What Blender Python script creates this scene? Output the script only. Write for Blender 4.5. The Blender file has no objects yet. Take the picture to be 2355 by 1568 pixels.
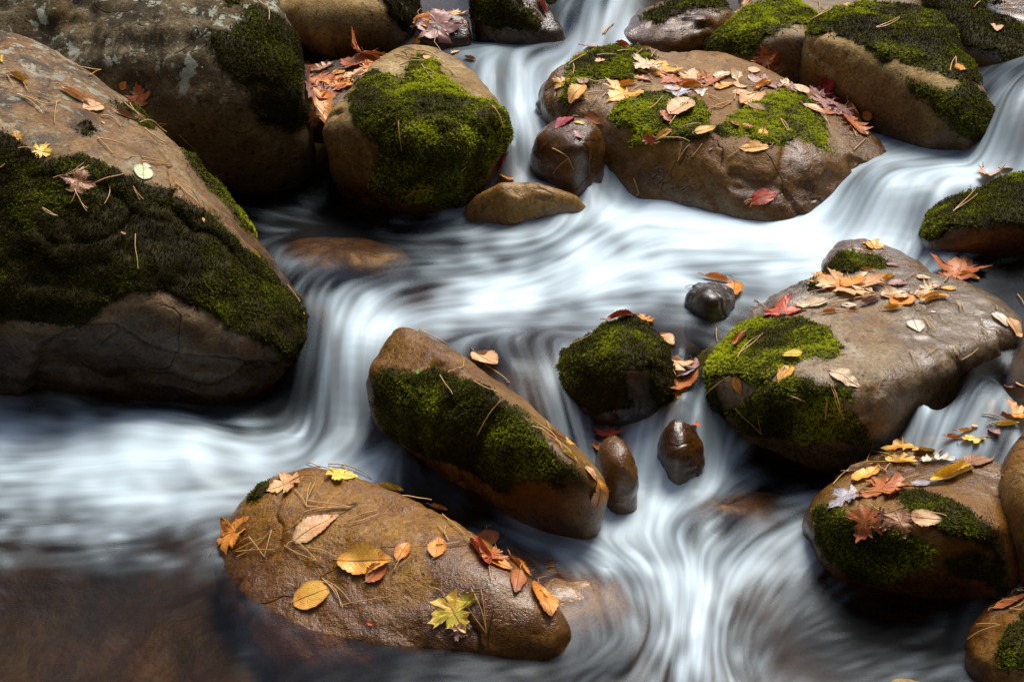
import bpy, bmesh, math, random
import numpy as np
from mathutils import Vector, Matrix
from mathutils.bvhtree import BVHTree

# ---------------------------------------------------------------- camera, sky, sun, exposure
S = bpy.context.scene
COL = S.collection
PITCH, CAMH, FPX, CX, CY = math.radians(25.0), 1.65, 2354 * 50 / 36.0, 1177.0, 784.0
cam = bpy.data.cameras.new('camera'); cam.lens = 50; cam.sensor_width = 36
cam.clip_start = 0.05; cam.clip_end = 500
camo = bpy.data.objects.new('camera', cam); COL.objects.link(camo)
camo.location = (0, 0, CAMH); camo.rotation_euler = (math.pi / 2 - PITCH, 0, 0)
S.camera = camo

SUN_EL, SUN_AZ = 62.0, 28.0            # azimuth from +Y (upstream) towards +X
world = bpy.data.worlds.new('World'); S.world = world; world.use_nodes = True
wn = world.node_tree
sky = wn.nodes.new('ShaderNodeTexSky'); sky.sky_type = 'NISHITA'; sky.sun_disc = False
sky.sun_elevation = math.radians(SUN_EL); sky.sun_rotation = math.radians(SUN_AZ)
sky.dust_density = 3.0; sky.air_density = 1.0
bg = wn.nodes['Background']; wn.links.new(sky.outputs[0], bg.inputs[0]); bg.inputs[1].default_value = 0.08
sl = bpy.data.lights.new('sun', 'SUN'); sl.energy = 1.5; sl.angle = math.radians(28); sl.color = (1.0, 0.94, 0.85)
slo = bpy.data.objects.new('sun', sl); COL.objects.link(slo)
e, a = math.radians(SUN_EL), math.radians(SUN_AZ)
sd = Vector((math.sin(a) * math.cos(e), math.cos(a) * math.cos(e), math.sin(e)))
slo.rotation_euler = sd.to_track_quat('Z', 'Y').to_euler()
S.view_settings.view_transform = 'Standard'; S.view_settings.look = 'None'
S.view_settings.exposure = 1.4; S.view_settings.gamma = 1.0; S.view_settings.use_curve_mapping = False
S.cycles.use_denoising = True
S.cycles.max_bounces = 6; S.cycles.transparent_max_bounces = 12; S.cycles.diffuse_bounces = 2
S.cycles.caustics_reflective = False; S.cycles.caustics_refractive = False

# ---------------------------------------------------------------- helpers
CP, SP = math.cos(PITCH), math.sin(PITCH)
def raydir(X, Y):
    u = (np.asarray(X, float) - CX) / FPX; v = (CY - np.asarray(Y, float)) / FPX
    return np.stack([u, CP + v * SP, -SP + v * CP], -1)
def at_y(X, Y, y):
    d = raydir(X, Y); return np.array([0, 0, CAMH]) + d * (y / d[..., 1:2])
def at_h(X, Y, h):
    d = raydir(X, Y); return np.array([0, 0, CAMH]) + d * ((np.asarray(h, float)[..., None] - CAMH) / d[..., 2:3])
def proj(P):
    q = np.asarray(P, float) - np.array([0, 0, CAMH])
    dep = np.maximum(q[..., 1] * CP - q[..., 2] * SP, 1e-3); up = q[..., 1] * SP + q[..., 2] * CP
    return CX + FPX * q[..., 0] / dep, CY - FPX * up / dep

def _hash(i, j, k, s):
    h = (i.astype(np.int64) * 374761393 + j.astype(np.int64) * 668265263 + k.astype(np.int64) * 2147483647 + s * 974711) & 0xffffffff
    h = ((h ^ (h >> 13)) * 1274126177) & 0xffffffff
    h = ((h ^ (h >> 16)) * 2246822519) & 0xffffffff
    return ((h ^ (h >> 15)) & 0xffffff) / float(0xffffff)
def vnoise(P, s=0):
    P = np.asarray(P, float); F = np.floor(P); f = P - F; F = F.astype(np.int64)
    w = f * f * f * (f * (f * 6 - 15) + 10); out = 0
    for a_ in (0, 1):
        for b_ in (0, 1):
            for c_ in (0, 1):
                wt = (w[..., 0] if a_ else 1 - w[..., 0]) * (w[..., 1] if b_ else 1 - w[..., 1]) * (w[..., 2] if c_ else 1 - w[..., 2])
                out = out + wt * _hash(F[..., 0] + a_, F[..., 1] + b_, F[..., 2] + c_, s)
    return out * 2 - 1
def fbm(P, sc, octv=4, s=0, gain=0.5):
    P = np.asarray(P, float); r = 0; amp = 1; tot = 0
    for o in range(octv):
        r = r + amp * vnoise(P * sc + 17.3 * o, s + o); tot += amp; amp *= gain; sc *= 2.03
    return r / tot
def sdf_poly(X, Y, poly):
    p = np.asarray(poly, float); n = len(p); d = np.full(X.shape, 1e18); ins = np.zeros(X.shape, bool)
    for i in range(n):
        ax, ay = p[i]; bx, by = p[(i + 1) % n]; ex, ey = bx - ax, by - ay
        t = np.clip(((X - ax) * ex + (Y - ay) * ey) / (ex * ex + ey * ey + 1e-9), 0, 1)
        d = np.minimum(d, (X - ax - t * ex) ** 2 + (Y - ay - t * ey) ** 2)
        c = ((ay > Y) != (by > Y)) & (X < ex * (Y - ay) / (ey if abs(ey) > 1e-9 else 1e-9) + ax)
        ins ^= c
    d = np.sqrt(d); return np.where(ins, d, -d)
def smooth(a0, b0, x):
    t = np.clip((x - a0) / (b0 - a0), 0, 1); return t * t * (3 - 2 * t)

def mesh_np(name, V, F, mat=None, parent=None, smoothed=True, attrs=None, mats=None, midx=None):
    me = bpy.data.meshes.new(name)
    V = np.ascontiguousarray(V, np.float32); F = np.ascontiguousarray(F, np.int32)
    nv, nf, k = len(V), len(F), F.shape[1]
    me.vertices.add(nv); me.vertices.foreach_set('co', V.ravel())
    me.loops.add(nf * k); me.loops.foreach_set('vertex_index', F.ravel())
    me.polygons.add(nf); me.polygons.foreach_set('loop_start', np.arange(0, nf * k, k, dtype=np.int32))
    for m in (mats or ([mat] if mat else [])): me.materials.append(m)
    if midx is not None: me.polygons.foreach_set('material_index', np.ascontiguousarray(midx, np.int32))
    me.update(calc_edges=True)
    if smoothed: me.polygons.foreach_set('use_smooth', np.ones(nf, bool))
    for an, av in (attrs or {}).items():
        if av.ndim == 1:
            at = me.attributes.new(an, 'FLOAT', 'POINT'); at.data.foreach_set('value', np.ascontiguousarray(av, np.float32))
        else:
            at = me.attributes.new(an, 'FLOAT_VECTOR', 'POINT'); at.data.foreach_set('vector', np.ascontiguousarray(av, np.float32).ravel())
    me.validate()
    o = bpy.data.objects.new(name, me); COL.objects.link(o)
    if parent: o.parent = parent
    return o
def tag(o, label=None, cat=None, group=None, kind=None):
    if label: o['label'] = label
    if cat: o['category'] = cat
    if group: o['group'] = group
    if kind: o['kind'] = kind
    return o

# ---------------------------------------------------------------- node helpers and materials
class NT:
    def __init__(s, name):
        s.m = bpy.data.materials.new(name); s.m.use_nodes = True; s.t = s.m.node_tree; s.t.nodes.clear()
        s.out = s.n('OutputMaterial')
    def n(s, kind, **kw):
        nd = s.t.nodes.new('ShaderNode' + kind)
        for k, v in kw.items(): setattr(nd, k, v)
        return nd
    def l(s, a_, b_): s.t.links.new(a_, b_)
    def attr(s, name, vec=False):
        nd = s.n('Attribute'); nd.attribute_name = name; return nd.outputs['Vector' if vec else 'Fac']
    def noise(s, co, scale, detail=4, rough=0.55, dist=0.0):
        nd = s.n('TexNoise'); nd.inputs['Scale'].default_value = scale; nd.inputs['Detail'].default_value = detail
        nd.inputs['Roughness'].default_value = rough; nd.inputs['Distortion'].default_value = dist
        s.l(co, nd.inputs['Vector']); return nd.outputs['Fac']
    def ramp(s, f, stops):
        nd = s.n('ValToRGB'); el = nd.color_ramp.elements
        while len(el) < len(stops): el.new(0.5)
        for q, (p, c) in zip(el, stops):
            q.position = p; q.color = (*c, 1) if len(c) == 3 else c
        s.l(f, nd.inputs[0]); return nd.outputs[0]
    def rng(s, f, a0, b0, c0=0.0, d0=1.0):
        nd = s.n('MapRange'); nd.clamp = True
        for i, v in enumerate((a0, b0, c0, d0)): nd.inputs[i + 1].default_value = v
        s.l(f, nd.inputs[0]); return nd.outputs[0]
    def mix(s, f, a_, b_, mode='MIX'):
        nd = s.n('MixRGB'); nd.blend_type = mode
        for i, v in enumerate((f, a_, b_)):
            if isinstance(v, (int, float)): nd.inputs[i].default_value = v if i == 0 else (v, v, v, 1)
            elif isinstance(v, tuple): nd.inputs[i].default_value = (*v, 1)
            else: s.l(v, nd.inputs[i])
        return nd.outputs[0]
    def math(s, op, a_, b_=None):
        nd = s.n('Math'); nd.operation = op
        for i, v in enumerate((a_, b_)):
            if v is None: continue
            if isinstance(v, (int, float)): nd.inputs[i].default_value = v
            else: s.l(v, nd.inputs[i])
        return nd.outputs[0]
    def bump(s, h, st, dist, nrm=None):
        nd = s.n('Bump'); nd.inputs['Strength'].default_value = st; nd.inputs['Distance'].default_value = dist
        s.l(h, nd.inputs['Height'])
        if nrm is not None: s.l(nrm, nd.inputs['Normal'])
        return nd.outputs[0]

def rock_mat(name, c1, c2, c3, lichen=0.0, blue=0.0, gloss=0.5, wet_shade_col=0.42, rough=0.6, stain=0.3, seed=0.0, bumpk=0.5, wr=0.2, film=0.5):
    g = NT(name); tc = g.n('TexCoord'); mp = g.n('Mapping'); mp.inputs['Location'].default_value = (seed, seed * 1.7, seed * 0.3)
    g.l(tc.outputs['Object'], mp.inputs[0]); co = mp.outputs[0]
    big = g.noise(co, 3.2, 5, 0.6, 0.4); mid = g.noise(co, 14, 6, 0.65); fine = g.noise(co, 130, 3, 0.7); grit = g.noise(co, 420, 2, 0.6)
    col = g.ramp(big, [(0.32, c1), (0.52, c2), (0.68, c3)])
    col = g.mix(g.rng(mid, 0.35, 0.7), col, g.mix(1.0, col, (0.62, 0.50, 0.36), 'MULTIPLY'))
    col = g.mix(0.75, col, g.ramp(fine, [(0.3, (0.35, 0.33, 0.3)), (0.5, (0.95, 0.95, 0.95)), (0.72, (1.6, 1.5, 1.3))]), 'MULTIPLY')
    md2 = g.noise(co, 42, 5, 0.7, 0.3)
    col = g.mix(g.rng(md2, 0.56, 0.68), col, g.mix(1.0, col, (0.42, 0.38, 0.34), 'MULTIPLY'))
    col = g.mix(g.math('MULTIPLY', g.rng(g.noise(co, 7.5, 6, 0.7, 1.2), 0.54, 0.64), 0.5), col, g.mix(1.0, col, (1.5, 1.45, 1.4), 'MULTIPLY'))
    vo = g.n('TexVoronoi'); vo.inputs['Scale'].default_value = 55; g.l(co, vo.inputs['Vector'])
    pit = g.math('MULTIPLY', g.rng(vo.outputs['Distance'], 0.10, 0.26, 1, 0), g.rng(g.noise(co, 8, 3), 0.5, 0.62))
    col = g.mix(g.math('MULTIPLY', pit, 0.8), col, (0.03, 0.028, 0.025))
    cn = g.noise(co, 2.6, 3, 0.5, 0.9); ck = g.math('MULTIPLY', g.rng(g.math('ABSOLUTE', g.math('SUBTRACT', cn, 0.5)), 0.0, 0.007, 1, 0), g.rng(g.noise(co, 3.1, 2), 0.5, 0.56))
    col = g.mix(g.math('MULTIPLY', ck, 0.75), col, (0.02, 0.016, 0.012))
    # iron stain
    st = g.rng(g.noise(co, 5.5, 4, 0.6, 1.0), 0.52, 0.66)
    col = g.mix(g.math('MULTIPLY', st, stain), col, (0.22, 0.085, 0.010))
    if blue > 0:
        b = g.rng(g.noise(co, 9, 4, 0.7, 0.8), 0.57, 0.68)
        col = g.mix(g.math('MULTIPLY', b, blue), col, (0.10, 0.125, 0.16))
    if lichen > 0:
        up = g.attr('lichen')
        l1 = g.rng(g.noise(co, 10, 6, 0.7, 0.2), 0.575, 0.60); l2 = g.rng(g.noise(co, 30, 5, 0.72), 0.585, 0.61)
        ll = g.math('MULTIPLY', g.math('MAXIMUM', l1, g.math('MULTIPLY', l2, 0.8)), g.math('MULTIPLY', up, lichen))
        dk = g.rng(g.noise(co, 9, 7, 0.78, 0.6), 0.46, 0.56)
        col = g.mix(g.math('MULTIPLY', dk, g.math('MULTIPLY', up, 0.8)), col, (0.035, 0.03, 0.022))
        col = g.mix(ll, col, g.ramp(g.noise(co, 25, 3, 0.6), [(0.4, (0.30, 0.31, 0.25)), (0.65, (0.42, 0.47, 0.37))]))
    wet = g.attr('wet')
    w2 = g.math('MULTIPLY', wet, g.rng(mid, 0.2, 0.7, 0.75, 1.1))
    col = g.mix(g.math('MINIMUM', w2, 1.0), col, g.mix(1.0, col, (wet_shade_col, wet_shade_col * 0.86, wet_shade_col * 0.7), 'MULTIPLY'))
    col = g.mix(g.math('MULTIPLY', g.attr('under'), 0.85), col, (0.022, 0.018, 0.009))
    b = g.n('BsdfPrincipled'); g.l(col, b.inputs['Base Color'])
    r = g.math('SUBTRACT', rough, g.math('MULTIPLY', wet, rough - wr)); r = g.math('ADD', r, g.rng(fine, 0.3, 0.7, -0.06, 0.08))
    g.l(r, b.inputs['Roughness']); g.l(g.math('MULTIPLY', g.math('ADD', 0.25, g.math('MULTIPLY', wet, 0.75)), gloss), b.inputs['Specular IOR Level'])
    hgt = g.math('ADD', g.math('ADD', g.math('MULTIPLY', mid, 0.8), g.math('SUBTRACT', g.math('MULTIPLY', md2, 0.55), g.math('ADD', g.math('MULTIPLY', pit, 0.25), g.math('MULTIPLY', ck, 0.9)))), g.math('ADD', g.math('MULTIPLY', fine, 0.5), g.math('MULTIPLY', grit, 0.22)))
    g.l(g.bump(hgt, bumpk, 0.012), b.inputs['Normal']); g.l(g.math('MULTIPLY', g.math('MULTIPLY', wet, wet), film), b.inputs['Coat Weight']); b.inputs['Coat Roughness'].default_value = 0.16; g.l(g.bump(g.math('ADD', mid, g.math('MULTIPLY', fine, 0.3)), 0.35, 0.010), b.inputs['Coat Normal']); g.l(b.outputs[0], g.out.inputs[0])
    return g.m

def moss_mat():
    g = NT('moss_green'); tone = g.attr('tone')
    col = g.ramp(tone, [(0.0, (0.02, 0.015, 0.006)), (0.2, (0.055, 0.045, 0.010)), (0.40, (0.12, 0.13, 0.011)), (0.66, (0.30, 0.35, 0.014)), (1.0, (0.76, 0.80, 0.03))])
    b = g.n('BsdfPrincipled'); g.l(col, b.inputs['Base Color']); b.inputs['Roughness'].default_value = 0.6
    b.inputs['Specular IOR Level'].default_value = 0.06
    t = g.n('BsdfTranslucent'); g.l(col, t.inputs[0]); mx = g.n('MixShader'); mx.inputs[0].default_value = 0.22
    g.l(b.outputs[0], mx.inputs[1]); g.l(t.outputs[0], mx.inputs[2]); g.l(mx.outputs[0], g.out.inputs[0])
    return g.m

def leaf_mat(name, c, style):
    g = NT(name); u = g.attr('leafuv', True); sep = g.n('SeparateXYZ'); g.l(u, sep.inputs[0])
    ax = g.math('ABSOLUTE', sep.outputs[0]); y = sep.outputs[1]
    obj = g.n('ObjectInfo'); tc = g.n('TexCoord'); mp = g.n('Mapping'); g.l(u, mp.inputs[0])
    cmb = g.n('CombineXYZ'); g.l(g.math('MULTIPLY', obj.outputs['Random'], 40), cmb.inputs[0]); g.l(g.math('MULTIPLY', obj.outputs['Random'], 13), cmb.inputs[2])
    g.l(cmb.outputs[0], mp.inputs['Location']); co = mp.outputs[0]
    blo = g.noise(co, 3.0, 4, 0.6); fi = g.noise(co, 14, 3, 0.6)
    dark = tuple(v * k for v, k in zip(c, (0.68, 0.52, 0.42))); lite = tuple(min(v * k, 0.85) for v, k in zip(c, (1.22, 1.35, 1.35)))
    col = g.ramp(blo, [(0.3, dark), (0.48, c), (0.7, lite)])
    col = g.mix(g.rng(fi, 0.6, 0.75), col, dark)
    col = g.mix(g.math('MULTIPLY', g.rng(g.noise(co, 22, 2, 0.5), 0.66, 0.70), 0.8), col, (0.10, 0.04, 0.015))
    col = g.mix(g.math('MULTIPLY', g.rng(g.attr('rim'), 0.8, 1.0), g.rng(blo, 0.4, 0.6, 0.2, 0.85)), col, tuple(v * 0.4 for v in c))
    mid = g.rng(ax, 0.006, 0.022, 1, 0)
    if style == 'rib':
        ph = g.math('SUBTRACT', g.math('MULTIPLY', y, 13.0), g.math('MULTIPLY', ax, 12.0))
        fr = g.math('ABSOLUTE', g.math('SUBTRACT', g.math('FRACT', ph), 0.5)); ve = g.rng(fr, 0.0, 0.14, 1, 0)
    else:
        an = g.math('ARCTAN2', ax, g.math('ADD', y, 0.02)); fr = g.math('ABSOLUTE', g.math('SUBTRACT', g.math('FRACT', g.math('MULTIPLY', an, 1.25)), 0.5)); fr = g.math('SUBTRACT', 0.5, fr)
        ve = g.rng(fr, 0.0, 0.06, 1, 0)
    vv = g.math('MULTIPLY', g.math('MAXIMUM', mid, g.math('MULTIPLY', ve, 0.75)), 0.7)
    col = g.mix(vv, col, tuple(v * 0.5 for v in c) if style == 'rib' else lite)
    b = g.n('BsdfPrincipled'); g.l(col, b.inputs['Base Color']); b.inputs['Roughness'].default_value = 0.42
    g.l(g.bump(g.math('ADD', g.math('MULTIPLY', vv, -0.6), g.math('MULTIPLY', fi, 0.5)), 0.5, 0.003), b.inputs['Normal'])
    t = g.n('BsdfTranslucent'); g.l(col, t.inputs[0]); mx = g.n('MixShader'); mx.inputs[0].default_value = 0.12
    g.l(b.outputs[0], mx.inputs[1]); g.l(t.outputs[0], mx.inputs[2]); g.l(mx.outputs[0], g.out.inputs[0])
    return g.m

def plain_mat(name, c, rough=0.5, var=0.3):
    g = NT(name); obj = g.n('ObjectInfo'); tc = g.n('TexCoord')
    n_ = g.noise(tc.outputs['Object'], 40, 3)
    col = g.mix(n_, tuple(v * (1 - var) for v in c), tuple(min(1, v * (1 + var)) for v in c))
    col = g.mix(g.math('MULTIPLY', obj.outputs['Random'], 0.5), col, tuple(v * 0.55 for v in c))
    b = g.n('BsdfPrincipled'); g.l(col, b.inputs['Base Color']); b.inputs['Roughness'].default_value = rough
    g.l(b.outputs[0], g.out.inputs[0]); return g.m

def water_mat():
    g = NT('stream_water'); foam = g.attr('foam'); fine = g.attr('streak')
    tr = g.n('BsdfTransparent'); tr.inputs[0].default_value = (0.64, 0.50, 0.33, 1)
    gl = g.n('BsdfGlossy'); gl.inputs['Roughness'].default_value = 0.28; gl.inputs['Color'].default_value = (0.38, 0.44, 0.50, 1)
    bmp = g.bump(fine, 0.2, 0.006)
    fr = g.n('Fresnel'); fr.inputs[0].default_value = 1.33; g.l(bmp, fr.inputs['Normal']); g.l(bmp, gl.inputs['Normal'])
    mx = g.n('MixShader'); g.l(fr.outputs[0], mx.inputs[0]); g.l(tr.outputs[0], mx.inputs[1]); g.l(gl.outputs[0], mx.inputs[2])
    df = g.n('BsdfPrincipled'); df.inputs['Base Color'].default_value = (0.64, 0.79, 0.88, 1); df.inputs['Roughness'].default_value = 0.5
    df.inputs['Specular IOR Level'].default_value = 0.2
    bm2 = g.bump(fine, 0.2, 0.006); g.l(bm2, df.inputs['Normal'])
    m2 = g.n('MixShader'); g.l(foam, m2.inputs[0]); g.l(mx.outputs[0], m2.inputs[1]); g.l(df.outputs[0], m2.inputs[2])
    g.l(m2.outputs[0], g.out.inputs[0]); return g.m
# ---------------------------------------------------------------- stream surface: level, foam and flow direction at sample places
# (X, Y place in the photo's frame, water level in m, foam cover, flow heading in degrees: 0 right, 90 downstream)
WPTS = [
(1450,-40,.66,.5,110),(1430,5,.64,.55,115),(1345,55,.60,.6,110),(1318,92,.565,.55,140),(1250,118,.56,.55,175),(1330,30,.62,.35,110),
(1100,118,.56,.32,180),(1000,96,.56,.16,180),(1155,150,.555,.45,110),(1160,168,.55,.45,95),(1165,200,.50,.6,92),(1180,236,.46,.85,90),(1215,240,.46,.75,80),
(1110,150,.56,.3,120),(1190,262,.455,.5,70),(1180,320,.44,.45,92),(1200,380,.375,.45,80),(1245,405,.37,.3,80),(1300,425,.352,.3,90),(1355,415,.36,.4,95),(1320,450,.32,.6,95),(1150,300,.44,.4,95),(1240,252,.46,.55,20),(1330,256,.455,.45,15),(1400,290,.44,.4,60),
(1415,350,.40,.4,90),(1385,420,.33,.5,95),(1400,445,.305,.75,100),(1450,455,.295,.85,150),
(1095,450,.31,.2,110),(1150,440,.32,.2,90),(1250,432,.32,.2,80),(1310,455,.31,.4,90),(1085,490,.28,.35,100),(1070,507,.275,.35,170),(1150,526,.275,.35,180),(1250,522,.28,.6,170),(1330,485,.30,.85,140),
(1410,485,.295,.9,160),(1900,530,.30,.96,175),(1750,530,.292,.96,185),(1600,520,.287,.95,190),(1500,505,.287,.92,195),(1450,545,.285,.75,150),
(1350,565,.29,.95,155),(1250,562,.278,.5,170),(1340,538,.30,.4,160),(1400,550,.295,.55,140),(1150,555,.275,.42,185),(1050,530,.27,.28,185),(950,512,.265,.16,185),
(850,500,.265,.12,190),(700,490,.265,.16,195),(620,500,.265,.16,200),(750,560,.265,.03,190),(850,585,.265,.02,190),(800,620,.264,.06,180),(930,560,.266,.10,185),(680,560,.265,.06,170),(700,615,.262,.18,150),(640,590,.262,.2,120),
(560,470,.266,.10,190),(650,450,.266,.05,190),(780,460,.266,.04,190),(900,500,.266,.12,185),
(1000,595,.265,.22,180),(1100,580,.27,.4,180),(1150,615,.27,.48,168),(1280,625,.275,.72,160),(1400,620,.28,.95,160),(1350,655,.275,.9,155),(1500,620,.28,.68,170),
(1650,620,.28,.66,180),(1650,570,.283,.85,180),(1800,600,.285,.82,180),(1850,640,.285,.7,172),(1700,665,.28,.42,182),(1550,690,.275,.36,185),(1400,700,.27,.66,178),(1200,690,.265,.82,172),
(1100,715,.262,.8,180),(1000,705,.26,.7,178),(950,670,.26,.32,170),(850,650,.258,.2,160),(760,660,.256,.36,130),(730,700,.25,.4,100),(800,700,.252,.6,125),(880,715,.25,.75,150),
(1000,750,.255,.6,185),(1100,775,.255,.28,190),(1200,752,.255,.45,185),(1300,740,.26,.36,185),(1420,725,.263,.2,185),(1500,742,.265,.08,190),(1600,760,.265,.08,180),
(1650,722,.27,.28,185),(1600,715,.272,.5,185),(1560,810,.262,.06,150),(1200,805,.25,.12,60),(1250,835,.24,.32,58),(1170,835,.245,.12,50),(1100,800,.25,.14,40),(1570,880,.25,.1,100),
(770,760,.232,.5,112),(830,785,.228,.75,112),(880,750,.24,.75,130),(800,850,.182,.8,106),(760,900,.14,.72,106),(790,950,.10,.6,100),(735,960,.088,.28,112),(830,930,.112,.4,98),(690,945,.08,.12,125),(850,985,.08,.25,120),(750,830,.19,.35,112),
(640,1005,.068,.5,172),(760,1000,.078,.7,170),(860,1025,.07,.6,188),(905,1060,.06,.22,150),(560,1025,.07,.85,180),(470,985,.095,.7,185),(430,1040,.095,1.0,180),(300,985,.105,.8,185),
(300,1050,.09,.98,180),(200,935,.088,.4,185),(100,960,.078,.5,185),(40,1020,.07,.75,180),(150,1060,.072,.92,180),(50,1120,.055,.72,180),(250,1120,.06,.82,180),(400,1120,.058,.7,180),
(520,1110,.055,.6,172),(500,1175,.042,.36,172),(350,1200,.036,.42,172),(150,1190,.038,.55,176),(40,1235,.03,.32,176),(250,1255,.026,.24,172),(420,1250,.024,.28,160),(100,1290,.02,.12,176),
(300,1325,.016,.03,178),(100,1400,.01,.04,178),(450,1335,.012,.06,172),(300,1480,0,.02,178),(100,1540,0,.02,178),(540,1420,.022,.04,175),(550,1500,.02,.04,175),(700,1535,.025,.03,175),(900,1530,.025,.04,175),(1050,1510,.022,.06,175),
(300,910,.07,.08,185),(480,950,.066,.12,185),(620,975,.066,.10,178),(540,985,.075,.4,182),(-200,1050,.06,.7,180),(-200,1250,.03,.3,180),(-200,1500,0,.03,180),
(920,1085,.052,.2,60),(1000,1115,.046,.06,30),(1100,1175,.042,.14,22),(1190,1195,.042,.48,20),
(1270,900,.21,.46,54),(1320,965,.165,.45,56),(1360,1025,.128,.34,60),(1390,1065,.1,.3,72),(1420,1135,.06,.6,92),
(1560,930,.185,.4,100),(1500,955,.16,.75,140),(1430,975,.145,.5,150),(1440,1000,.135,.55,120),(1480,1010,.125,.8,95),(1485,1070,.085,.72,97),(1480,1120,.05,.85,100),(1640,1070,.07,.75,60),(1625,1105,.055,.65,130),(1560,1125,.05,.8,150),
(1500,1165,.045,.78,110),(1420,1200,.04,.8,150),(1330,1215,.04,.75,12),(1250,1215,.04,.62,14),(1350,1250,.036,.74,18),(1450,1265,.032,.76,30),(1550,1270,.03,.72,55),(1600,1330,.022,.84,85),
(1600,1400,.016,.78,95),(1610,1480,.006,.62,88),(1690,1540,0,.38,62),(1560,1545,0,.5,100),(1490,1480,.006,.35,120),(1400,1505,0,.12,160),(1250,1510,0,.08,170),
(1180,1290,.05,.04,40),(1290,1340,.042,.07,48),(1390,1350,.034,.12,55),(1440,1410,.02,.13,62),(1370,1440,.012,.12,60),(1500,1340,.026,.6,70),(1510,1420,.014,.45,85),(1440,1300,.034,.5,45),
(1600,1175,.052,.34,150),(1700,1150,.058,.08,160),(1750,1185,.056,.14,158),(1660,1215,.042,.3,142),(1780,1235,.046,.5,148),(1850,1185,.052,.6,160),(1860,1260,.042,.65,140),(1750,1290,.032,.75,132),
(1850,1330,.022,.2,130),(1910,1380,.014,.12,150),(1800,1400,.01,.14,130),(1720,1380,.012,.36,112),(1760,1480,0,.08,100),(1830,1540,0,.05,120),(1900,1480,0,.06,170),(2050,1490,0,.06,170),(2150,1530,-.004,.12,175),
(2000,1430,.005,.03,170),(2180,1450,.005,.03,175),(1800,1085,.056,.04,175),(1900,1095,.056,.03,175),(1700,1095,.056,.4,165),(1840,1135,.056,.12,170),(1600,1570,0,.4,90),(1400,1600,-.01,.15,150),
(2100,880,.252,.06,140),(2200,830,.256,.04,160),(2300,800,.26,.04,170),(2210,880,.25,.14,140),(2120,912,.238,.55,108),(2190,912,.238,.3,112),(2105,955,.175,.65,96),(2185,950,.18,.25,102),(2075,1015,.11,.5,92),(2150,1000,.12,.35,95),(2360,850,.26,.04,170),(2335,920,.245,.4,95),(2330,945,.16,.3,95),(2330,1000,.11,.1,95),
(1180,40,.5,.05,170),(1000,50,.5,.05,170),(1050,0,.5,.05,170),(1220,70,.54,.2,170),(900,80,.5,.05,170),(1600,30,.46,.05,150),(1750,60,.42,.05,150),(1500,60,.5,.1,150),(1900,20,.42,.05,150),(2050,0,.45,.1,150),(2250,60,.5,.1,150),(2250,150,.5,.1,150),(1850,200,.40,.03,150),(1950,260,.40,.05,150),(2330,20,.5,.1,150),
(2150,850,.255,.01,150),(2260,862,.254,.02,150),(2350,780,.262,.02,170),(2310,885,.25,.03,150),(2230,770,.27,.02,170),
(2250,640,.30,.04,170),(2330,690,.285,.04,170),(2360,620,.3,.04,170),
(2200,388,.43,.85,182),(2110,380,.415,.7,178),(2050,395,.42,.6,165),(2000,425,.40,.45,140),(1955,480,.345,.45,132),(2050,430,.408,.95,155),(2110,445,.40,.9,145),(2050,500,.345,.85,132),
(2100,540,.305,.8,112),(1985,540,.307,.95,145),(2150,475,.38,.5,122),(2110,590,.288,.7,130),(1960,570,.293,.9,165),(2060,352,.40,.5,168),(2150,358,.41,.55,178),(2230,365,.415,.6,178),(2320,372,.445,.85,180),(2330,330,.49,.75,98),(2318,260,.56,.55,96),(2340,210,.60,.55,115),(2400,160,.62,.3,150),(2450,350,.48,.6,170),(2420,230,.60,.5,120),
]
WPTS = np.array(WPTS, float)
WP3 = at_h(WPTS[:, 0], WPTS[:, 1], WPTS[:, 2])
def q_of(x, y): return np.stack(proj(np.stack([x, y, 0.155 * (y - 2.1)], -1)), -1)     # spacing measure for the splines below
_fx = np.array([[-3, 1, -.06], [3, 1, -.06], [0, .6, -.08], [-4, 3, .2], [4, 3, .28], [-4, 5.5, .62], [4, 5.5, .68], [0, 7, .85], [-2, 7, .85], [2, 7, .85], [0, 9, 1.2]], float)
HQ = np.concatenate([q_of(WP3[:, 0], WP3[:, 1]), q_of(_fx[:, 0], _fx[:, 1])]); HV = np.concatenate([WPTS[:, 2], _fx[:, 2]])
_K = np.sqrt(((HQ[:, None] - HQ[None]) ** 2).sum(-1) + 20 ** 2)
_A = np.block([[_K + 6.0 * np.eye(len(HQ)) * -1, np.ones((len(HQ), 1))], [np.ones((1, len(HQ))), np.zeros((1, 1))]])
_W = np.linalg.solve(_A, np.concatenate([HV, [0]]))
def water_h(x, y):
    y = np.maximum(y, 0.6); q = q_of(x, y); out = np.empty(len(q))
    for i in range(0, len(q), 20000):
        s = slice(i, i + 20000); out[s] = np.sqrt(((q[s][:, None] - HQ[None]) ** 2).sum(-1) + 20 ** 2) @ _W[:-1] + _W[-1]
    return np.clip(out, -0.15, 1.3)

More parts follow.
